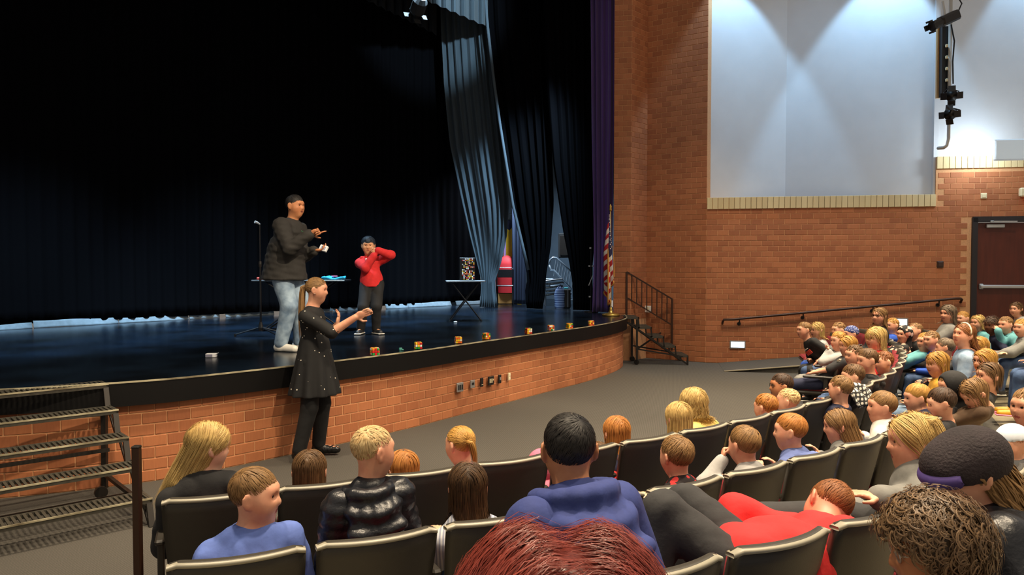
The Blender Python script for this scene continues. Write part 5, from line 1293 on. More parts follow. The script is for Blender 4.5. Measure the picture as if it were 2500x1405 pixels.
    # garments
    def garment(name, prims, m, g, seed_, wr_amp=.004, planes=(), k=None, quilt=None, wf=16, coarse=None):
        fl = Field(lo - .05, hi + .05, vox * (coarse or 1.65))
        for p, kk in prims: fl.add(p, kk, g)
        for (o, n_) in planes: fl.plane(o, n_)
        V, F = fl.surf()
        if not len(V): return None
        if wr_amp or quilt:
            nn = np.zeros_like(V); fn = np.cross(V[F[:, 2]] - V[F[:, 0]], V[F[:, 3]] - V[F[:, 1]])
            for j in range(4): np.add.at(nn, F[:, j], fn)
            nn /= np.linalg.norm(nn, axis=1, keepdims=True) + 1e-12
            V = V + nn * wob(V, seed_, wr_amp, wf)[:, None]
            if quilt: V = V + nn * (quilt[0] * np.abs(np.sin(V[:, 2] * quilt[1] + .6 * np.sin(V[:, 0] * 9)))**.6)[:, None]
        return child(name, np_mesh(name, V - O, F, m, True), root, O)
    tp = top or {}
    if tp:
        g = tp.get('g', .012); pr = list(tor[:-1]) + [(('c', nb - ut * .05 * S, nb - ut * (.028 if not tp.get('collar') else .0) * S, .045 * S, .034 * S), .03)]
        sl = tp.get('sleeve', 1.0)
        for s_ in (-1, 1):
            a, b, c, _ = ARM[s_]; e1 = a + (b - a) * min(1, sl * 2); pr.append((('c', a, e1, .035 * S * k, .030 * S), .022))
            if sl > .5: pr.append((('c', b, b + (c - b) * min(.94, (sl - .5) * 2), .030 * S, .022 * S), .02))
        planes = []
        if tp.get('hem') is not None:
            pr.append((('c', pel + ut * .05, pel - np.array([0, 0, tp['hem'] * S]), .088 * S * k, tp.get('hemr', .095) * S * k), .05)); planes = [(pel - np.array([0, 0, tp['hem'] * S * .9]), (0, 0, -1.0))]
        if tp.get('hood') and False:
            hb = nb - ft * .055 * S - ut * .02; pr += [(('c', hb - rt * .07 * S + ft * .05 * S, hb - ut * .035 * S, .03 * S, .042 * S), .03), (('c', hb + rt * .07 * S + ft * .05 * S, hb - ut * .035 * S, .03 * S, .042 * S), .03), (('c', hb - ut * .03 * S, hb - ut * .09 * S - ft * .012, .045 * S, .03 * S), .03)]
        garment(tp.get('name', 'shirt'), pr, tp['m'], g, seed, tp.get('wr', .005), planes, quilt=tp.get('quilt'), wf=tp.get('wf', 16))
        if tp.get('hood'):
            fl = Field(nb - .26 * S, nb + .2 * S, vox * 1.2); ring = []
            for a in np.linspace(-1.9, 1.9, 9): ring.append(nb + rt * math.sin(a) * .068 * S * (.8 + .2 * k) - ft * (math.cos(a) * .075 * S + .012) - ut * (.026 + .006 * math.cos(a)) * S)
            for i in range(8): fl.add(('c', ring[i], ring[i + 1], .027 * S, .027 * S), .012)
            lo_ = nb - ft * (.092 * k) * S - ut * .115 * S
            for i in range(1, 8): fl.add(('c', ring[i] - ut * .02 * S - ft * .012 * S, lo_ + rt * math.sin(-1.9 + .475 * i) * .060 * S, .026 * S, .030 * S), .006)
            V, F = fl.surf(); nn = np.zeros_like(V); fn = np.cross(V[F[:, 2]] - V[F[:, 0]], V[F[:, 3]] - V[F[:, 1]])
            for j in range(4): np.add.at(nn, F[:, j], fn)
            nn /= np.linalg.norm(nn, axis=1, keepdims=True) + 1e-12
            q_ = V - nb; fo = np.sin((q_ @ ut) / S * 95 + 2.2 * np.cos((q_ @ rt) / S * 14)); V = V + nn * (.008 * S * fo + wob(V, seed + 9, .005, 22))[:, None]
            child('hood', np_mesh('hood', V - O, F, tp['m'], True), root, O)
        if tp.get('hood_up'):
            fl = Field(Hd.c - .9 * hh, Hd.c + .9 * hh, vox); fl.add(Hd.ell((0, -.08, .08), (.46, .52, .50)), .02); fl.add(('c', Hd.w((0, -.2, -.2)), nb - ut * .02 * S - ft * .02, .30 * hh, .06 * S), .05)
            fl.sub(Hd.ell((0, .42, -.05), (.30, .42, .42)), .02); V, F = fl.surf(); child('hood', np_mesh('hood', V - O, F, tp['m'], True), root, O)
    if pants:
        kp = 1 + (k - 1) * .3; pr = [(('e', pel + ut * (-.03 if tp.get('hem') else .01), np.array([.090 * kp, .068 * kp, .08]) * S, Rt), .05)]
        for s_ in (-1, 1):
            hp, kn, an, fd = LEG[s_]; pr.append((('c', hp, kn, .060 * S * (1 + (k - 1) * .4), .046 * S), .03)); pr.append((('c', kn, kn + (an - kn) * .96 * pants_len, .045 * S, .036 * S), .02))
        garment(pants.get('name', 'trousers'), pr, pants['m'], pants.get('g', .006), seed + 50, pants.get('wr', .005), coarse=pants.get('coarse', 2.4))
    if skirt:
        fl = Field(lo - .1, hi + .1, vox * 1.3); z0 = pel[2] - skirt['len'] * S; c0 = pel + np.array([0, 0, .10 * S]); 
        for t in np.linspace(0, 1, 7): fl.add(('e', np.array([pel[0], pel[1], c0[2] + (z0 - c0[2]) * t]), np.array([.085 + .065 * t, .075 + .06 * t, .08]) * S, Rt), .05)
        fl.plane((0, 0, z0), (0, 0, -1.0)); V, F = fl.surf(); v2 = V - pel; an_ = np.arctan2(v2[:, 1], v2[:, 0]); t = np.clip((c0[2] - V[:, 2]) / (c0[2] - z0), 0, 1); rr = 1 + .07 * t * np.sin(an_ * 11); V[:, 0] = pel[0] + v2[:, 0] * rr; V[:, 1] = pel[1] + v2[:, 1] * rr
        child('skirt', np_mesh('skirt', V - O, F, skirt['m'], True), root, O)
    if shoes:
        for s_ in (-1, 1):
            hp, kn, an, fd = LEG[s_]; fl = Field(np.minimum(an, an + fd * .2) - .12, np.maximum(an, an + fd * .2) + .12, max(.011, vox * 1.2)); b = an - np.array([0, 0, .035]); kS = S * shoe_shape
            fd2 = unit(np.array([fd[0], fd[1], fd[2]])); fl.add(('c', b - fd2 * .02 * kS, b + fd2 * .10 * kS - [0, 0, .012], .030 * kS, .024 * kS), .02); fl.add(('c', an, b, .030 * kS, .032 * kS), .02)
            if shoes.get('boot'): fl = Field(np.minimum(np.minimum(an, kn), an + fd * .25) - .14, np.maximum(np.maximum(an, kn), an + fd * .25) + .14, .0085); fl.add(('c', an, an + (kn - an) * shoes['boot'], .033 * S, .042 * S), .02); fl.add(('c', b - fd2 * .02, b + fd2 * .10 * S - [0, 0, .012], .030 * S, .022 * S), .02)
            V, F = fl.surf(); V[:, 2] = np.maximum(V[:, 2], min(an[2] - .075, V[:, 2].max()) if not shoes.get('free') else -9); V = V + (wob(V, seed + s_, shoes.get('wr', 0), 40))[:, None] * .6
            child('boot' if shoes.get('boot') else 'shoe', np_mesh('shoe', V - O, F, shoes['m'], True), root, O)
            if shoes.get('sole'):
                q0 = b - fd2 * .025 * kS; q1 = b + fd2 * .105 * kS; sd_ = unit(np.cross(fd2, (0, 0, 1))); m = MB(); m.bbox((q0 + q1) / 2 - O - [0, 0, .028], (.065 * kS, np.linalg.norm(q1 - q0) + .05 * kS, .016), .006, np.column_stack([sd_, fd2, np.cross(sd_, fd2)])); child('sole', m.mesh('sole', shoes['sole']), root, O)
    # hair
    if hair and hair.get('style') != 'none':
        st = hair['style']; bb = (np.array([chest[0], chest[1], nb[2] - .02]), hair.get('br', .115 * S), rt, ft)
        kw = {q_: hair[q_] for q_ in ('length', 'width', 'front', 'thick', 'tie', 'part', 'nape', 'ear', 'wave', 'fall', 'zmax', 'lobe', 'cap_thick') if q_ in hair}
        V, F, T_ = make_hair(Hd, st, hair.get('n', 120), seed * 7 + 1, vox=hvox or max(.009, vox), body_back=bb if st in ('long', 'bob') else None, **kw)
        if hair.get('tail'):
            Vt, Ft, Tt = tail_mesh(Hd, None, hair['tail'], hair.get('tn', 60), seed * 5, hair.get('width', .004), hair.get('tr', .022)); F = np.concatenate([F, Ft + len(V)]); V = np.concatenate([V, Vt]); T_ = np.concatenate([T_, Tt])
        child('hair', np_mesh('hair', V - O, F, hm, True, None, T_), root, O)
        if hair.get('tail') and hair.get('band'):
            p0, p1 = np.array(hair['tail'][0]), np.array(hair['tail'][1]); m = MB(); m.tube([p0 + (p1 - p0) * .02 - O, p0 + (p1 - p0) * .12 - O], hair.get('tr', .022) * .7, 8); child('hair_band', m.mesh('hair_band', hair['band'], True), root, O)
    if glasses:
        gm = glasses if not isinstance(glasses, bool) else mat('glasses_frame', (24, 20, 20), .3); m = MB()
        for s_ in (-1, 1): m.tube([Hd.w((s_ * .14 + .095 * math.cos(t), .37, .03 + .075 * math.sin(t))) - O for t in np.linspace(0, 2 * PI, 13)], .012 * hh, 5, cap=False); m.tube([Hd.w((s_ * .23, .37, .05)) - O, Hd.w((s_ * .36, .05, .04)) - O], .012 * hh, 5)
        m.tube([Hd.w((-.045, .38, .03)) - O, Hd.w((.045, .38, .03)) - O], .012 * hh, 5); child('glasses', m.mesh('glasses', gm), root, O)
    if extra: extra(root, O, dict(H=Hd, nb=nb, ut=ut, rt=rt, ft=ft, f=f, r=r, S=S, chest=chest, waist=waist, pel=pel, ARM=ARM, LEG=LEG, sh=sh))
    return root
# ------------------------------------------------------------------ people
def cl(name, rgb, rough=.85, var=.14, scale=26, **kw): return mat('cloth_' + name, rgb, rough, var, scale, .40, 17, **kw)
K = dict(black=cl('black', (24, 24, 26)), charcoal=cl('charcoal', (48, 48, 50)), grey=cl('grey', (120, 120, 116)), lgrey=cl('lgrey', (170, 170, 168)), white=cl('white', (222, 218, 210)), navy=cl('navy', (28, 34, 62)),
         royal=cl('royal', (48, 62, 124)), tee=cl('tee_blue', (92, 116, 190)), blue=cl('blue', (40, 84, 190)), denim=cl('denim', (66, 92, 130), rgb2=(38, 56, 90), scale=9), ldenim=cl('ldenim', (150, 170, 190), rgb2=(96, 122, 150), scale=7),
         red=cl('red', (206, 34, 34)), redhood=cl('redhood', (214, 40, 42)), pink=cl('pink', (212, 110, 136)), hotpink=cl('hotpink', (224, 70, 120)), yellow=cl('yellow', (226, 196, 110)), mustard=cl('mustard', (196, 146, 46)), teal=cl('teal', (96, 160, 166)),
         mint=cl('mint', (130, 170, 150)), peri=cl('periwinkle', (96, 112, 168)), puffer=mat('puffer_nylon', (26, 28, 34), .35, .2, 20, .3, 60), brown=cl('brown_c', (92, 70, 50)), cream=cl('cream', (214, 204, 176)), maroon=cl('maroon', (112, 28, 40)), burn=cl('camo', (90, 84, 76)),
         pstripe=stripe_mat('pink_stripe', (226, 160, 180), (178, 84, 112), 22, 'Z'), gstripe=stripe_mat('grey_stripe', (206, 208, 214), (150, 156, 176), 20, 'X'), redblk=spots_mat('red_black_print', (30, 20, 22), (196, 44, 44), 22, .42), skull=spots_mat('skull_print', (24, 22, 22), (214, 206, 196), 16, .44, spot2=(214, 110, 70)),
         bandana=spots_mat('bandana_print', (48, 62, 118), (210, 210, 220), 60, .30), plaid=stripe_mat('fuzzy_plaid', (40, 40, 42), (206, 202, 190), 9, 'Z', plaid=True), bluejacket=mat('blue_jacket', (28, 74, 180), .45, .2, 20, .3, 60),
         dress=spots_mat('spotted_dress', (15, 15, 16), (214, 206, 190), 17, .12), jeansman=cl('washed_jeans', (156, 178, 198), rgb2=(98, 122, 148), scale=8), jacketman=cl('sports_jacket', (38, 36, 34)), tights=cl('tights', (16, 16, 17)), leather=mat('boot_leather', (16, 15, 15), .28, .2, 30, .4, 60))
SH = dict(white=dict(m=mat('shoe_white', (214, 212, 204), .5)), black=dict(m=mat('shoe_black', (26, 26, 28), .5), sole=mat('sole_white', (206, 202, 192), .6)), cream=dict(m=mat('shoe_cream', (206, 196, 166), .6)), grey=dict(m=mat('shoe_grey', (120, 130, 140), .6), sole=mat('sole_white', (206, 202, 192), .6)), pinky=dict(m=mat('shoe_yellow', (222, 160, 40), .5), sole=mat('shoe_pink', (220, 110, 140), .5)))
SHOW = np.array([-2.4, 8.7, 1.9])
def ang(p, q=CEN): return math.atan2(q[1] - p[1], q[0] - p[0])
def dirv(deg, pitch=0): a = math.radians(deg); b = math.radians(pitch); return np.array([math.cos(a) * math.cos(b), math.sin(a) * math.cos(b), math.sin(b)])
def hr(style, colr, n=140, **kw): return dict(style=style, col=colr, n=n, **kw)
def tp(m, **kw): return dict(m=K[m] if isinstance(m, str) else m, **kw)
def sit(label, u, v, row, R=None, z=None, S=1.25, look=None, pitch=-6, lean=.20, hd=None, **kw):
    """seated figure: head seen at pixel (u, v); row gives the seat circle"""
    Rr, fz = ROWS[row]; h = on_r(u, v, R) if R else at_z(u, v, z if z else fz + .97)
    pa = math.atan2(h[1] - CEN[1], h[0] - CEN[0]); head_ = hd if hd is not None else pa + PI
    Rp = Rr - lean; pel = np.array([CEN[0] + Rp * math.cos(pa), CEN[1] + Rp * math.sin(pa), fz + .455 + .06 * S])
    if look is None: d = SHOW - h; d[2] *= .3; d = unit(d) + np.array([0, 0, math.sin(math.radians(pitch))])
    else: d = dirv(look, pitch)
    Y = h[1]
    kw.setdefault('vox', .0085 if Y < 4.2 else (.0105 if Y < 6.5 else .0125)); kw.setdefault('pants', dict(m=K['denim'])); kw.setdefault('shoes', SH['grey']); kw.setdefault('top', tp('grey'))
    pel = kw.pop('pelvis', pel)
    return person(label, h, d, S=S, pelvis=pel, heading=head_, floor=floor_at(pel[0], pel[1]) if row != 3 else .12, **kw)
def near_hair(style, c, n=620, w=.0042, **kw): return hr(style, c, int(n * (1.3 if n < 2000 else .9)), width=w * .6, **kw)
def mid_hair(style, c, n=300, w=.006, **kw): return hr(style, c, int(n * 1.2), width=w * .75, **kw)
def far_hair(style, c, n=130, w=.009, **kw): return hr(style, c, int(n * 1.3), width=w * .65, **kw)

def lap(row, R):
    """hands resting low between the knees"""
    return {'L': dict(low=True), 'R': dict(low=True)}
# ---- second row, nearest seats
sit('child in a light blue tee looking to the side over the seat back', 628, 1210, 2, R=12.08, S=1.42, look=3, pitch=-4, vox=.007, hh=.215, skin='fair', hair=near_hair('short', 'lbrown', 900, length=.16, thick=.03, front=.26), top=tp('tee', sleeve=.45, g=.014, wr=.012, wf=15), width=1.18, cheek=1.08, belly=.012, pants=dict(m=K['charcoal']))
sit('child in a glossy black puffer jacket with cropped blond hair', 914, 1100, 2, R=12.08, S=1.34, look=38, pitch=-4, vox=.007, hh=.205, skin='fair', hair=near_hair('short', 'paleblonde', 800, length=.13, thick=.018, front=.28, nape=-.22, ear=.06), top=tp('puffer', g=.022, wr=.006, quilt=(.009, 58), hood=True), width=1.05)
sit('child with long dark brown hair in a pale striped shirt', 1142, 1190, 2, R=12.12, S=1.28, look=96, pitch=-8, hh=.205, hair=near_hair('long', 'ombre', 1300, w=.005, length=1.15, thick=.035, wave=.02, br=.15), top=tp('gstripe', g=.014))
sit('man with short black hair in a dark blue hooded sweatshirt', 1388, 1096, 3, R=12.95, S=1.76, look=94, pitch=-6, hh=.235, skin='tan', hair=near_hair('short', 'black', 2000, w=.0036, length=.10, thick=.035, nape=-.40), top=tp('royal', g=.020, hood=True, wr=.012, wf=13), width=1.12, lean=.16, belly=.01, bow=.02, neck_len=.54)
# ---- front row, nearest seats
sit('child with very long straight blond hair and black jacket next to the aisle', 512, 1090, 1, R=11.2, S=1.5, look=40, pitch=-12, hh=.222, skin='pale', hair=near_hair('long', 'blonde', 1500, w=.0048, length=1.75, thick=.045, fall=(-.40, -.36, 0), br=.10, ear=-.28, wave=.02), top=tp('black', g=.018), pants=dict(m=K['black']))
sit('child with centre-parted brown hair barely above the front row seat', 756, 1152, 1, R=11.25, S=1.12, look=98, pitch=-14, hair=near_hair('long', 'brown', 900, w=.0048, length=.9, thick=.03), top=tp('maroon'))
sit('child with reddish-blond hair leaning low behind the puffer jacket', 984, 1150, 1, R=11.22, S=1.1, look=120, pitch=-20, hair=near_hair('bob', 'straw', 700, w=.005, length=.62, thick=.03), top=tp('cream'))
_h = on_r(1122, 1085, 11.15)
sit('child with a blond ponytail in a pink striped hoodie', 1122, 1085, 1, R=11.15, S=1.15, look=138, pitch=-8, hair=near_hair('pony', 'gold', 700, w=.0048, thick=.012, tie=(-.12, -.44, .14), tail=[_h + [.05, -.075, .03], _h + [.075, -.10, .03], _h + [.09, -.09, -.04], _h + [.10, -.08, -.13]], tn=120, tr=.024, band=mat('dark_band', (20, 18, 18), .6)), top=tp('pstripe', hood=True))
sit('child in a dark pink hood mostly hidden behind the blue sweatshirt', 1322, 1142, 1, R=11.22, S=1.12, look=100, hair=mid_hair('short', 'brown', 200), top=tp('pink', hood_up=True, g=.02))
sit('child with short brown hair beside the ear of the man in blue', 1462, 1120, 1, R=11.22, S=1.1, look=95, hair=near_hair('short', 'brown', 500, length=.2, thick=.035), top=tp('red', g=.014))
sit('child with straight strawberry-blond hair at the gap between front seats', 1504, 1058, 1, R=11.2, S=1.15, look=110, pitch=-10, hair=near_hair('long', 'straw', 800, w=.0052, length=.95, thick=.03), top=tp('navy'))
sit('child with long straight blond hair in a pale grey top', 1655, 1022, 1, R=11.25, S=1.2, look=112, pitch=-8, hair=near_hair('long', 'blonde', 1100, w=.0055, length=1.2, thick=.04, br=.14), top=tp('lgrey', g=.016))
sit('child with curly golden hair in a yellow shirt', 1690, 985, 1, R=11.02, S=1.3, look=125, pitch=-4, hair=near_hair('long', 'blonde', 1000, w=.007, length=1.1, thick=.06, wave=.10, br=.15), top=tp('yellow', g=.016))
# ---- second row, middle
sit('child with tousled brown hair in a red and black printed hoodie', 1650, 1113, 2, R=12.08, S=1.18, look=118, pitch=-6, hair=near_hair('messy', 'lbrown', 850, w=.0048, length=.2, thick=.035), top=tp('redblk', hood=True, g=.016))
_q = on_r(1815, 1088, 12.06)
sit('child with light brown hair resting a hand on the cheek', 1815, 1086, 2, R=12.06, S=1.2, look=120, pitch=-8, hair=near_hair('short', 'lbrown', 850, w=.005, length=.26, thick=.045), top=tp('lgrey', g=.016), arms={'L': dict(wrist=_q + [-.11, .03, -.09], dir=dirv(70, 60), palm=dirv(0), pose='fist', pole=np.array([-.8, -.2, -.8]))})
sit('child with strawberry-blond hair in a blue striped sweatshirt', 1926, 1053, 2, R=12.04, S=1.28, look=158, pitch=-4, hair=near_hair('short', 'straw', 900, w=.005, length=.22, thick=.035, nape=-.3), top=tp('peri', hood=True, g=.016), vox=.0075)
sit('child with long light brown hair tucked behind the ear', 2046, 1040, 2, R=12.08, S=1.28, look=160, pitch=-10, hair=near_hair('long', 'lbrown', 1100, w=.0052, length=1.25, thick=.03, fall=(0, -.35, 0), br=.13, front=.3), top=tp('grey', g=.016), vox=.0075)
sit('child with dark blond hair in a white shirt', 2150, 993, 2, R=12.05, S=1.42, look=170, pitch=-2, hair=near_hair('short', 'lbrown', 700, w=.006, length=.24, thick=.04), top=tp('white', g=.018), vox=.009)
sit('child with thick golden blond hair beside the white shirt', 2236, 972, 2, R=12.05, S=1.38, look=172, pitch=-8, hair=near_hair('short', 'gold', 650, w=.006, length=.26, thick=.05), top=tp('navy'))
sit('child with dark brown hair low beside the black hood', 2296, 985, 2, z=.93, S=1.1, look=165, pitch=-16, hair=mid_hair('short', 'dbrown', 350, length=.28, thick=.045), top=tp('charcoal'))
sit('child with a black hood up over blond fringe', 2322, 945, 2, z=1.0, S=1.3, look=176, pitch=-8, hair=mid_hair('short', 'lbrown', 260, length=.3, front=.12), top=tp('black', hood_up=True, g=.02))
sit('child bent down with light brown hair over a dark red cushion', 2378, 962, 2, z=.98, S=1.1, look=178, pitch=-40, hair=mid_hair('long', 'lbrown', 300, length=.7, thick=.03), top=tp('brown'))
sit('child with chin-length brown hair seen in profile in the second row', 2412, 918, 2, z=1.0, S=1.2, look=182, pitch=-4, hair=mid_hair('bob', 'brown', 360, length=.55, thick=.03, front=.3), top=tp('charcoal'))
sit('child with shoulder-length blond hair and glasses in a yellow top', 2402, 882, 2, z=1.0, S=1.3, look=190, pitch=-4, hair=mid_hair('long', 'gold', 420, length=.85, thick=.05, wave=.03), top=tp('mustard'), glasses=True)
sit('child with wavy blond hair behind the one in glasses', 2388, 848, 2, z=1.0, S=1.25, look=186, hair=mid_hair('long', 'gold', 300, length=.8, thick=.05), top=tp('grey'))
def headband(root, O, I):
    H = I['H']; m = MB(); m.tube([H.w((.40 * math.cos(t), -.02 + .0 * t, .12 + .42 * math.sin(t))) - O for t in np.linspace(-.15, PI + .15, 17)], .030 * H.h * 1.6, 6); child('headband', m.mesh('headband', K['cream'], True), root, O)
sit('woman with a cream headband and pale denim shirt looking up', 2352, 818, 2, z=1.16, S=1.66, look=192, pitch=6, hair=mid_hair('long', 'auburn', 460, length=1.0, thick=.03, front=.3, fall=(0, -.4, 0)), top=tp('ldenim', g=.016), pants=dict(m=K['denim']), extra=headband)
_q = at_z(2286, 888, .99)
sit('child with chin-length golden hair clasping hands over a mustard jacket', 2286, 888, 2, z=.99, lean=0.38, S=1.25, look=186, pitch=-6, hair=mid_hair('bob', 'gold', 420, length=.62, thick=.045, front=.18), top=tp('mustard'), pants=dict(m=K['ldenim']))
sit('child with flat brown hair seen from behind in front of the headband', 2306, 850, 2, z=.99, lean=0.42, S=1.2, look=150, hair=mid_hair('short', 'greybrown', 300, length=.22, thick=.03), top=tp('charcoal'))
sit('small fair child in a bright blue shirt near the brown-haired head', 2273, 830, 2, z=.98, lean=0.48, S=1.15, look=195, hair=far_hair('short', 'lbrown', 160), top=tp('blue'))
sit('small child half hidden behind the black shirted child', 2257, 834, 1, z=.95, S=1.1, look=195, hair=far_hair('short', 'gold', 150), top=tp('teal'))
sit('child with cropped light hair in a black shirt with raised chin', 2233, 808, 2, z=1.0, lean=0.5, S=1.38, look=188, pitch=2, hair=far_hair('short', 'lbrown', 200, length=.1, thick=.015), top=tp('black'), pants=dict(m=K['black']))
sit('child in a black hoodie printed with white and orange skulls', 2207, 816, 1, z=.97, S=1.25, look=200, hair=far_hair('short', 'dbrown', 80), top=tp('skull', hood_up=True, g=.02), pants=dict(m=K['black']))
sit('child with blond hair in a blue shirt leaning on an arm', 2178, 795, 1, z=1.0, S=1.3, look=195, hair=far_hair('short', 'gold', 180, length=.16, thick=.025), top=tp('blue', sleeve=.4), pants=dict(m=K['navy']))
_q = at_z(2136, 826, 1.08)
sit('woman with a blond bob and red shirt holding a hand to the mouth', 2136, 826, 1, z=1.08, S=1.62, look=194, pitch=-4, hair=far_hair('bob', 'blonde', 420, w=.008, length=.72, thick=.06, front=.16), top=tp('red'), pants=dict(m=K['black']))
sit('woman with glasses and a dark scarf against the brick wall', 2146, 772, 1, z=1.17, S=1.68, look=208, pitch=-2, hair=far_hair('long', 'lbrown', 260, length=1.1, thick=.03), top=tp('black', g=.03), glasses=True, pants=dict(m=K['black']))
# ---- short foremost row and front row by the ramp
def tee_print(root, O, I):
    c = I['chest'] + I['ft'] * (.060 * I['S'] + .014) - I['ut'] * .015; R_ = np.column_stack([I['rt'], I['ft'], I['ut']]); r_ = random.Random(3)
    for i in range(6):
        m = MB(); m.bbox(c + I['rt'] * (-.085 + .034 * i) - O, (.022, .012, .062), .003, R_); m.bbox(c + I['rt'] * (-.085 + .034 * i) + I['ut'] * r_.choice([-.02, .02]) - O, (.030, .012, .014), .003, R_); child('red_letter', m.mesh('red_letter', mat('print_red', (208, 60, 44), .6)), root, O)
    m = MB(); m.bbox(c + I['ut'] * .055 - O, (.14, .012, .012), .003, R_); child('white_line', m.mesh('white_line', mat('print_white', (220, 220, 216), .6)), root, O)
sit('child in a black tee with red lettering next to the ramp', 1962, 806, 0, z=1.0, S=1.36, look=188, pitch=-6, hd=math.radians(190), hair=far_hair('short', 'lbrown', 240, w=.007, length=.16, thick=.025, front=.22), top=tp('black', sleeve=.45), pants=dict(m=K['black']), extra=tee_print, vox=.0095, shoes=SH['black'])
sit('child with long fair hair partly behind the black tee', 1994, 806, 0, z=.98, S=1.25, look=192, hair=far_hair('long', 'blonde', 200, length=.9), top=tp('lgrey'), pants=dict(m=K['blue']), shoes=SH['white'])
sit('child with sandy hair behind the clasped hands', 2046, 806, 0, z=.98, S=1.22, look=190, hair=far_hair('short', 'lbrown', 180, length=.2), top=tp('grey'))
def bandana(root, O, I):
    H = I['H']; fl = Field(H.c - .8 * H.h, H.c + .8 * H.h, .009); fl.add(H.ell((0, -.09, .13), (.40, .47, .42)), .02); fl.plane(H.w((0, 0, .08)), -H.u + H.f * .35); V, F = fl.surf(); child('bandana', np_mesh('bandana', V - O, F, K['bandana'], True), root, O)
sit('child wearing a blue patterned bandana in the short foremost row', 2076, 816, 0, z=.98, S=1.2, look=185, hair=far_hair('short', 'gold', 60), top=tp('cream'), extra=bandana)
_q = at_z(2046, 832, .98)
sit('child with fair hair clasping both hands at the mouth', 2046, 832, 0, z=.98, S=1.2, look=192, hair=far_hair('short', 'gold', 180, length=.24, thick=.04), top=tp('lgrey'), pants=dict(m=K['grey']), arms={'R': dict(wrist=_q + [-.13, -.05, -.12], dir=dirv(100, 70), pose='fist'), 'L': dict(wrist=_q + [-.12, -.02, -.12], dir=dirv(100, 70), pose='fist')})
sit('child with wavy blond hair in a dark grey tee', 2068, 844, 0, z=.97, S=1.22, look=184, hair=far_hair('long', 'gold', 260, length=.72, thick=.05, wave=.04), top=tp('charcoal', sleeve=.45), pants=dict(m=K['navy']), shoes=SH['black'])
_q = at_z(2116, 880, .99)
sit('child in a black sweatshirt propping the chin on a fist', 2116, 880, 1, z=.99, S=1.45, look=184, pitch=-8, hd=math.radians(172), hair=mid_hair('short', 'brown', 380, length=.24, thick=.04), top=tp('black', hood=True), pants=dict(m=K['charcoal']), shoes=SH['cream'], arms={'R': dict(wrist=_q + [-.12, -.03, -.15], dir=dirv(130, 60), pose='fist')})
sit('child whose pale face shows just behind the propped chin', 2084, 868, 1, z=.96, S=1.2, look=190, lean=.3, hair=far_hair('short', 'brown', 160), top=tp('grey'))
sit('small child with fair hair low behind the propped chin', 2156, 884, 1, z=.92, S=1.1, look=186, hair=far_hair('short', 'auburn', 160), top=tp('maroon'))
sit('child with short brown hair sunk low in a front row seat', 2080, 920, 1, z=.93, S=1.2, look=168, pitch=-10, hair=mid_hair('short', 'brown', 380, length=.24, thick=.035), top=tp('black'), pants=dict(m=K['ldenim']), shoes=SH['cream'])
sit('child of whom only light brown hair shows above the seat', 2050, 950, 1, z=.90, S=1.1, look=140, hair=mid_hair('short', 'lbrown', 260), top=tp('navy'), pants=dict(m=K['ldenim']))
sit('child with dark hair and glasses turned sideways in the front row', 1905, 943, 1, R=11.0, S=1.3, look=178, pitch=-2, skin='tan', hair=mid_hair('short', 'dbrown', 520, w=.0055, length=.24, thick=.04), top=tp('black'), glasses=True, vox=.009)
sit('child with ginger-brown hair sunk behind a front row seat', 1868, 995, 1, R=11.25, S=1.12, look=130, pitch=-10, hair=mid_hair('short', 'straw', 420, length=.2, thick=.03), top=tp('white', g=.016))
sit('toddler with very pale cropped hair in a white collar', 1922, 980, 1, R=11.22, S=1.1, look=150, hair=mid_hair('buzz', 'paleblonde', 260, length=.06, thick=.012, nape=-.3), top=tp('white', g=.014, collar=True))
# ---- rear of the far block
sit('woman with wavy grey-brown hair in a grey sweater by the handrail', 2314, 766, 2, z=1.2, S=1.66, look=200, hair=far_hair('long', 'greybrown', 260, length=.95, thick=.05, wave=.05), top=tp('grey', g=.025), pants=dict(m=K['charcoal']))
sit('child with short blond hair peeking behind the cream headband', 2350, 778, 3, z=1.06, lean=0.38, S=1.25, look=200, hair=far_hair('short', 'gold', 180), top=tp('mint'))
sit('child with long straight blond hair in a teal top', 2386, 788, 3, z=1.06, S=1.25, look=200, lean=.4, hair=far_hair('long', 'blonde', 260, length=1.0), top=tp('teal'))
sit('child with an afro puff in a dark printed shirt', 2420, 795, 3, z=1.06, S=1.25, look=200, lean=.35, skin='brown', hair=far_hair('curly', 'dbrown', 320, w=.01, length=.14, thick=.05), top=tp('navy', sleeve=.5))
_q = at_z(2454, 793, 1.08)
sit('child in a teal hoodie covering the mouth with a sleeve', 2454, 793, 3, z=1.08, S=1.3, look=198, hair=far_hair('short', 'lbrown', 220, length=.2), top=tp('teal', hood=True, g=.018), arms={'R': dict(wrist=_q + [-.13, -.05, -.07], dir=dirv(90, 50), pose='fist')})
sit('child with brown hair at the top of the far block near the door', 2480, 755, 4, z=1.2, lean=0.3, S=1.35, look=205, hair=far_hair('long', 'brown', 200, length=.8), top=tp('lgrey'))
_q = at_z(2493, 800, 1.08)
sit('child in a grey jacket with jeans at the picture edge holding both hands forward', 2493, 800, 3, z=1.08, S=1.4, look=200, hair=far_hair('short', 'gold', 180), top=tp('grey', hood=True, g=.018), pants=dict(m=K['denim']), shoes=SH['black'], arms={'R': dict(wrist=_q + [-.38, -.15, -.34], pose='flat'), 'L': dict(wrist=_q + [-.36, .0, -.36], pose='flat')})
sit('person in a bright blue jacket and jeans whose legs reach into the picture edge', 2562, 800, 3, z=1.18, S=1.6, look=190, hair=far_hair('short', 'brown', 150), top=tp('bluejacket', g=.03), pants=dict(m=K['denim']), shoes=SH['pinky'])
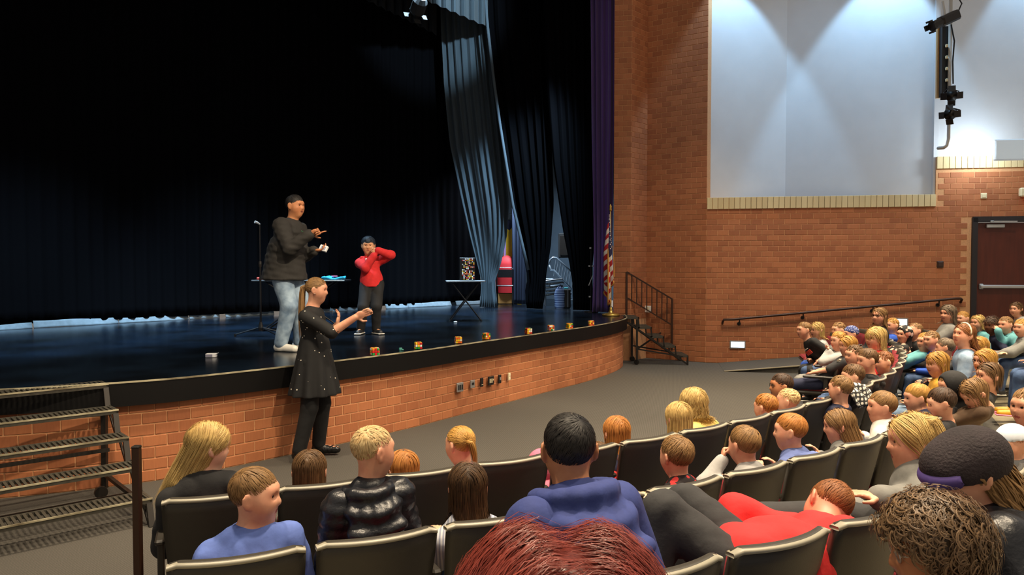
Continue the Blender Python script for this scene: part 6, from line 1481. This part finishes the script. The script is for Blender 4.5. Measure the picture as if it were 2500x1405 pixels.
# ---- third row and behind
_h = on_r(2226, 1078, 13.02)
sit('woman with half-tied blond hair in a grey sweatshirt', 2226, 1078, 3, R=13.02, S=1.74, look=166, pitch=-6, hh=.248, neck_len=.6, skin='fair', vox=.0085, hd=math.radians(150), lean=.22, hair=near_hair('long', 'blonde', 1500, w=.0048, length=1.25, thick=.045, fall=(0, -.5, 0), front=.3, br=.15, tail=[_h + [.02, -.05, .10], _h + [.06, -.07, .11], _h + [.09, -.10, .02], _h + [.11, -.10, -.14]], tn=240, tr=.035, band=mat('dark_band', (20, 18, 18), .6)), top=tp('grey', g=.020, wr=.008, wf=10), pants=dict(m=K['charcoal']), shoes=SH['white'], width=1.05, arms={'R': dict(wrist=at_y(2128, 1222, 3.25), dir=dirv(165, 10), pose='relax'), 'L': dict(wrist=at_y(2085, 1235, 3.5), dir=dirv(150, 0), pose='relax')}, legs={'L': dict(ankle=at_y(1742, 1262, 3.42), pole=np.array([.1, .1, 1.0]), foot=dirv(190, -25)), 'R': dict(ankle=at_y(1900, 1420, 3.45), pole=np.array([.1, .1, 1.0]))})
_h = on_r(2020, 1240, 12.98); _p = on_r(1815, 1378, 13.06)
sit('child curled sideways in a bright red hoodie with cropped brown hair', 2020, 1240, 3, R=12.98, S=1.42, look=122, pitch=-38, up=(.55, .1, .75), hh=.23, vox=.0085, skin='ruddy', pelvis=_p, hd=math.radians(142), hair=near_hair('short', 'auburn', 1300, length=.12, thick=.022, nape=-.34), top=tp('redhood', g=.028, wr=.012, wf=11), pants=dict(m=K['charcoal'], g=.012, wr=.010), shoes=SH['grey'], width=1.22, bow=.10, belly=.05, neck_len=.58,
    legs={'L': dict(ankle=at_y(1590, 1475, 2.85), pole=np.array([0, .2, 1.0])), 'R': dict(ankle=at_y(1695, 1440, 3.05), pole=np.array([0.1, .2, 1.0]))},
    arms={'L': dict(wrist=_p + np.array([-.02, .26, -.10]), pole=np.array([-.3, .6, -.2])), 'R': dict(wrist=_p + np.array([.10, .30, -.10]), pole=np.array([-.2, .7, 1.0]))})
def cap_extra(root, O, I):
    H = I['H']; fl = Field(H.c - .9 * H.h, H.c + .9 * H.h, .008); fl.add(H.ell((0, -.08, .15), (.41, .48, .42)), .02); fl.plane(H.w((0, 0, .17)), -H.u); fl.sub(H.ell((0, -.06, .12), (.34, .41, .36)), .01); V, F = fl.surf(); child('cap', np_mesh('cap', V - O, F, mat('pale_cap', (206, 214, 226), .7, .1, 20), True), root, O)
    m = MB(); A = [[H.w((x, .36 + y * (.30 - 1.2 * x * x), .17 - .10 * y * y - .1 * x * x)) - O for x in np.linspace(-.28, .28, 7)] for y in np.linspace(0, 1, 5)]; m.sheet(np.array(A), .006); child('cap_brim', m.mesh('cap_brim', mat('blue_brim', (120, 190, 220), .7), True), root, O)
sit('child in a pale blue and white cap with cropped hair', 2468, 1085, 3, R=13.0, S=1.25, look=196, pitch=-8, hair=near_hair('buzz', 'auburn', 400, length=.08, thick=.014, nape=-.36), top=tp('charcoal'), extra=cap_extra, vox=.0085)
sit('child whose face is cut by the picture edge above the cap', 2506, 992, 3, R=12.98, S=1.35, look=196, hair=near_hair('short', 'lbrown', 300, length=.2), top=tp('maroon'), vox=.0085)
def knit_hat(root, O, I):
    H = I['H']; fl = Field(H.c - .95 * H.h, H.c + .95 * H.h, .007); fl.add(H.ell((0, -.12, .12), (.455, .545, .45)), .03); fl.add(H.ell((0, .24, .12), (.34, .22, .20)), .06); fl.plane(H.w((0, 0, -.08)), -H.u * .95 + H.f * .16); V, F = fl.surf(); child('beanie', np_mesh('beanie', V - O, F, mat('purple_knit', (52, 42, 46), .85, .35, 9, .5, 120, rgb2=(34, 26, 30)), True), root, O)
    fl = Field(H.c - .95 * H.h, H.c + .95 * H.h, .007); fl.add(H.ell((0, .17, .06), (.47, .40, .19)), .02); fl.plane(H.w((0, .22, 0)), -H.f); V, F = fl.surf(); child('beanie_band', np_mesh('beanie_band', V - O, F, mat('violet_band', (82, 64, 132), .7), True), root, O)
sit('person in a dark purple knit hat with wavy light brown hair', 2352, 1150, 4, R=13.85, S=1.6, look=176, pitch=-22, hh=.22, vox=.008, hair=near_hair('long', 'lbrown', 1100, w=.011, length=1.7, thick=.020, wave=.13, br=.18, fall=(.15, -.75, 0), zmax=.22, front=.3, ear=-.30, nape=-.5), top=tp('puffer', g=.03, wr=.01, wf=9), extra=knit_hat, hd=math.radians(150), arms=lap(4, 13.85))
sit('person with a dense mop of dark curls and thin glasses', 2268, 1345, 4, R=14.0, S=1.6, look=168, pitch=-10, hh=.22, vox=.008, skin='tan', hair=near_hair('curly', 'curlbrown', 2300, w=.0068, length=.22, thick=.13, nape=-.5, ear=-.12), top=tp('black'), glasses=mat('thin_rim', (190, 180, 170), .3, metal=.6), arms=lap(4, 14.0))
seat(3, -12.66 + 0, 'dark grey seat under the woman in the grey sweatshirt', 'seats of the third row') if False else None
_h = at_y(1365, 1612, .74)
person('person with glossy dark red hair seen from behind, very close', _h, dirv(97, -10), S=1.66, hh=.225, pelvis=_h + np.array([.02, .12, -.62]), heading=math.radians(100), floor=_h[2] - 1.15, vox=.0085, hvox=.006, skin='fair', hair=near_hair('long', 'red', 9000, w=.0022, length=1.0, thick=.10, cap_thick=.02, lobe=.10, part=.03, wave=.05, br=.17, front=.3), top=tp('charcoal'), pants=dict(m=K['black']), shoes=SH['black'])
seat(4, math.radians(-61.9) * 14.2, 'dark grey seat under the person with dark curls', 'seats of the fourth row')
seat(4, math.radians(-57.4) * 14.2, 'dark grey seat under the person in the purple hat', 'seats of the fourth row')
seat(4, math.radians(-8.2) * 14.2, 'dark seat under the brown-haired child near the door', 'seats of the fourth row')
# ---- coats left over seat backs
def draped(label, arc, row, m, w0, w1, seed, cat='jacket'):
    R, z = ROWS[row]; a = arc / R; p = np.array([CEN[0] + R * math.cos(a), CEN[1] + R * math.sin(a), z]); Rm = rotz(a + PI - PI / 2); t = thing('draped_jacket', label, cat, p + np.array([0, 0, .5]))
    rows = []; r_ = random.Random(seed)
    for i in range(17):
        f = i / 16; x = w0 + (w1 - w0) * f; row_ = []
        for k in range(15):
            g = k / 14 * 2 - 1                                  # -1 behind the back, +1 in front
            y = -.06 - .075 * (1 - abs(g)) if False else (-.085 + .10 * g + (.02 if g > 0 else -.03)); zz = .872 - .17 * max(0, abs(g) - .22)**1.1 * (1.0 if g < 0 else .9)
            b = .022 * math.sin(5 * x * 7 + 3 * g + seed) + .015 * math.sin(23 * f + 5 * g); row_.append(Rm @ np.array([x, y + b, zz + .02 * math.sin(9 * f + seed)]) + p)
        rows.append(row_)
    MB().sheet(np.array(rows), .018).build('cloth', m, t, True)
    sl = [Rm @ np.array([w1 - .02 + .012 * k, -.14 - .01 * k, .84 - .035 * k]) + p for k in range(6)]; MB().tube(sl, [.03, .045, .045, .042, .04, .03], 8).build('sleeve', m, t, True)
    return t
draped('fuzzy black and white plaid jacket hung over a front row seat', -8.62, 1, K['plaid'], -.20, .20, 3)
# ---- performers
# signing woman before the stage
W0 = np.array([-1.93, 7.38, 0.0]); hd = math.radians(-4)
wy = W0[1]
_h = at_y(775, 708, wy)
aL = at_z(778, 1092, .08); aR = at_z(728, 1112, .08); pelw = np.array([-1.93, wy, .98])
person('woman signing with outstretched arms in a black spotted dress before the stage', _h, dirv(2, -7), S=1.76, hh=.228, pelvis=pelw, heading=hd, floor=0, sit=False, vox=.0068, skin='fair',
       hair=hr('pony', 'lbrown', 900, width=.005, thick=.014, front=.3, tie=(0, -.46, .10), tail=[_h + [-.10, 0, .03], _h + [-.145, 0, .02], _h + [-.15, -.02, -.16], _h + [-.155, -.02, -.36], _h + [-.16, -.01, -.50]], tn=170, tr=.032, band=mat('white_scrunchie', (216, 206, 190), .8)),
       top=tp('dress', sleeve=.52, g=.008, wr=.003), skirt=dict(m=K['dress'], len=.195), pants=dict(m=K['tights'], name='tights', g=.002, wr=.001), shoes=dict(m=K['leather'], boot=.92, wr=.006),
       legs={'L': dict(ankle=aL, foot=dirv(2)), 'R': dict(ankle=aR, foot=dirv(-40))},
       arms={'R': dict(wrist=at_y(868, 775, wy - .20), dir=dirv(2, 24), palm=dirv(-90, -20), pose='flat', pole=np.array([-.2, -.2, -1.0])), 'L': dict(wrist=at_y(822, 795, wy + .20), dir=dirv(40, 75), palm=dirv(180), pose='relax', pole=np.array([0, .3, -1.0]))},
       extra=lambda root, O, I: child('earring', MB().lathe([(0, -.008), (.008, 0), (0, .008)], I['H'].w((.36, -.02, -.16)) - O, 8).mesh('earring', mat('pearl', (230, 226, 220), .2)), root, O))
# man with cards on the stage
M0 = np.array([-2.62, 8.79, STAGE]); _h = at_y(722, 503, 8.80)
def man_extra(root, O, I):
    c = I['chest'] + I['ft'] * .172 + I['rt'] * .02 - I['ut'] * .01; R_ = np.column_stack([I['rt'], I['ft'], I['ut']]); m = MB(); m.bbox(c - O, (.055, .006, .08), .003, R_); child('badge', m.mesh('badge', mat('badge_card', (226, 220, 190), .5)), root, O)
    m = MB(); m.bbox(c - O - I['ut'] * .02 + I['ft'] * .005, (.03, .004, .03), .002, R_); child('badge_photo', m.mesh('badge_photo', mat('badge_yellow', (206, 180, 60), .5)), root, O)
    m = MB()
    for s_ in (-1, 1): m.tube([I['nb'] + I['rt'] * s_ * .07 - O - I['ut'] * .05 + I['ft'] * .06, c - O + I['ut'] * .05 + I['rt'] * s_ * .01], .005, 5)
    child('lanyard', m.mesh('lanyard', mat('green_lanyard', (40, 90, 60), .7)), root, O)
person('man in a dark jacket and pale jeans pointing with one hand on the stage', _h, dirv(-22, -4), S=1.86, hh=.235, pelvis=np.array([-2.64, 8.79, STAGE + .99]), heading=math.radians(-14), floor=STAGE, sit=False, vox=.0070, skin='tan', width=1.22, belly=.03, cheek=1.10,
       hair=hr('short', 'black', 700, width=.004, length=.20, thick=.05, front=.25, nape=-.34), top=tp('jacketman', g=.022, wr=.008, hem=.10, hemr=.108, name='jacket'), pants=dict(m=K['jeansman'], g=.010, wr=.006, coarse=1.3), shoes=dict(m=mat('shoe_white', (214, 212, 204), .5)),
       legs={'L': dict(ankle=np.array([-2.50, 8.90, STAGE + .08]), foot=dirv(-5)), 'R': dict(ankle=np.array([-2.66, 8.70, STAGE + .08]), foot=dirv(-22))},
       arms={'R': dict(wrist=at_y(758, 572, 8.50), dir=dirv(4, 22), palm=dirv(-80, -40), pose='point', pole=np.array([-.35, -.35, -1.0])), 'L': dict(wrist=at_y(768, 612, 8.86), dir=dirv(-8, 5), palm=dirv(0, 88), pose='hold', pole=np.array([-.2, .3, -1.0]))}, extra=man_extra)
q = at_y(790, 607, 8.84); t = thing('card_deck', 'deck of white playing cards held by the man on stage', 'cards', q); MB().bbox(q, (.10, .03, .072), .003, rotz(-.3) @ roty(.25) @ rotx(-.5)).build('deck', M_CARD, t); MB().bbox(q + [0, -.018, .004], (.06, .002, .04), .0005, rotz(-.3) @ roty(.25) @ rotx(-.5)).build('print', mat('grey_blue_print', (150, 160, 190), .5), t)
# boy in red on the stage
_h = at_y(899, 600, 10.82); by = 10.82
person('child in a red hoodie with a black bowl cut standing on the stage', _h, dirv(-82, -6), S=1.44, hh=.232, pelvis=np.array([-2.0, by, STAGE + .74]), heading=math.radians(-82), floor=STAGE, sit=False, vox=.0075, skin='olive', hair=hr('short', 'bluehair', 700, width=.005, length=.28, thick=.085, front=.06, nape=-.34, ear=-.12),
       top=tp('redhood', g=.020, wr=.006, hood=True, hem=.05, hemr=.085), pants=dict(m=K['black'], g=.012), shoes=dict(m=mat('shoe_dark', (40, 42, 46), .5), sole=mat('sole_white', (206, 202, 192), .6)),
       legs={'R': dict(ankle=np.array([-2.16, by - .02, STAGE + .08]), foot=dirv(-95)), 'L': dict(ankle=np.array([-1.94, by - .02, STAGE + .08]), foot=dirv(-55))},
       arms={'R': dict(wrist=at_y(914, 624, by - .17), dir=dirv(20, 70), palm=dirv(90), pose='fist', pole=np.array([-.6, -.2, -1.0])), 'L': dict(wrist=at_y(922, 612, by - .16), dir=dirv(165, 8), palm=dirv(-90), pose='fist', pole=np.array([1.0, -.1, .12]))},
       extra=lambda root, O, I: [child('chest_print', MB().bbox(I['chest'] + I['ft'] * .125 + I['ut'] * .05 - O, (.09, .01, .05), .004, np.column_stack([I['rt'], I['ft'], I['ut']])).mesh('chest_print', mat('print_white', (220, 220, 216), .6)), root, O)] + [child('sock', MB().tube([I['LEG'][s_][2] - O + [0, 0, .0], I['LEG'][s_][2] - O + [0, 0, .07]], .045, 10).mesh('sock', mat('red_sock', (210, 60, 60), .8)), root, O) for s_ in (-1, 1)])
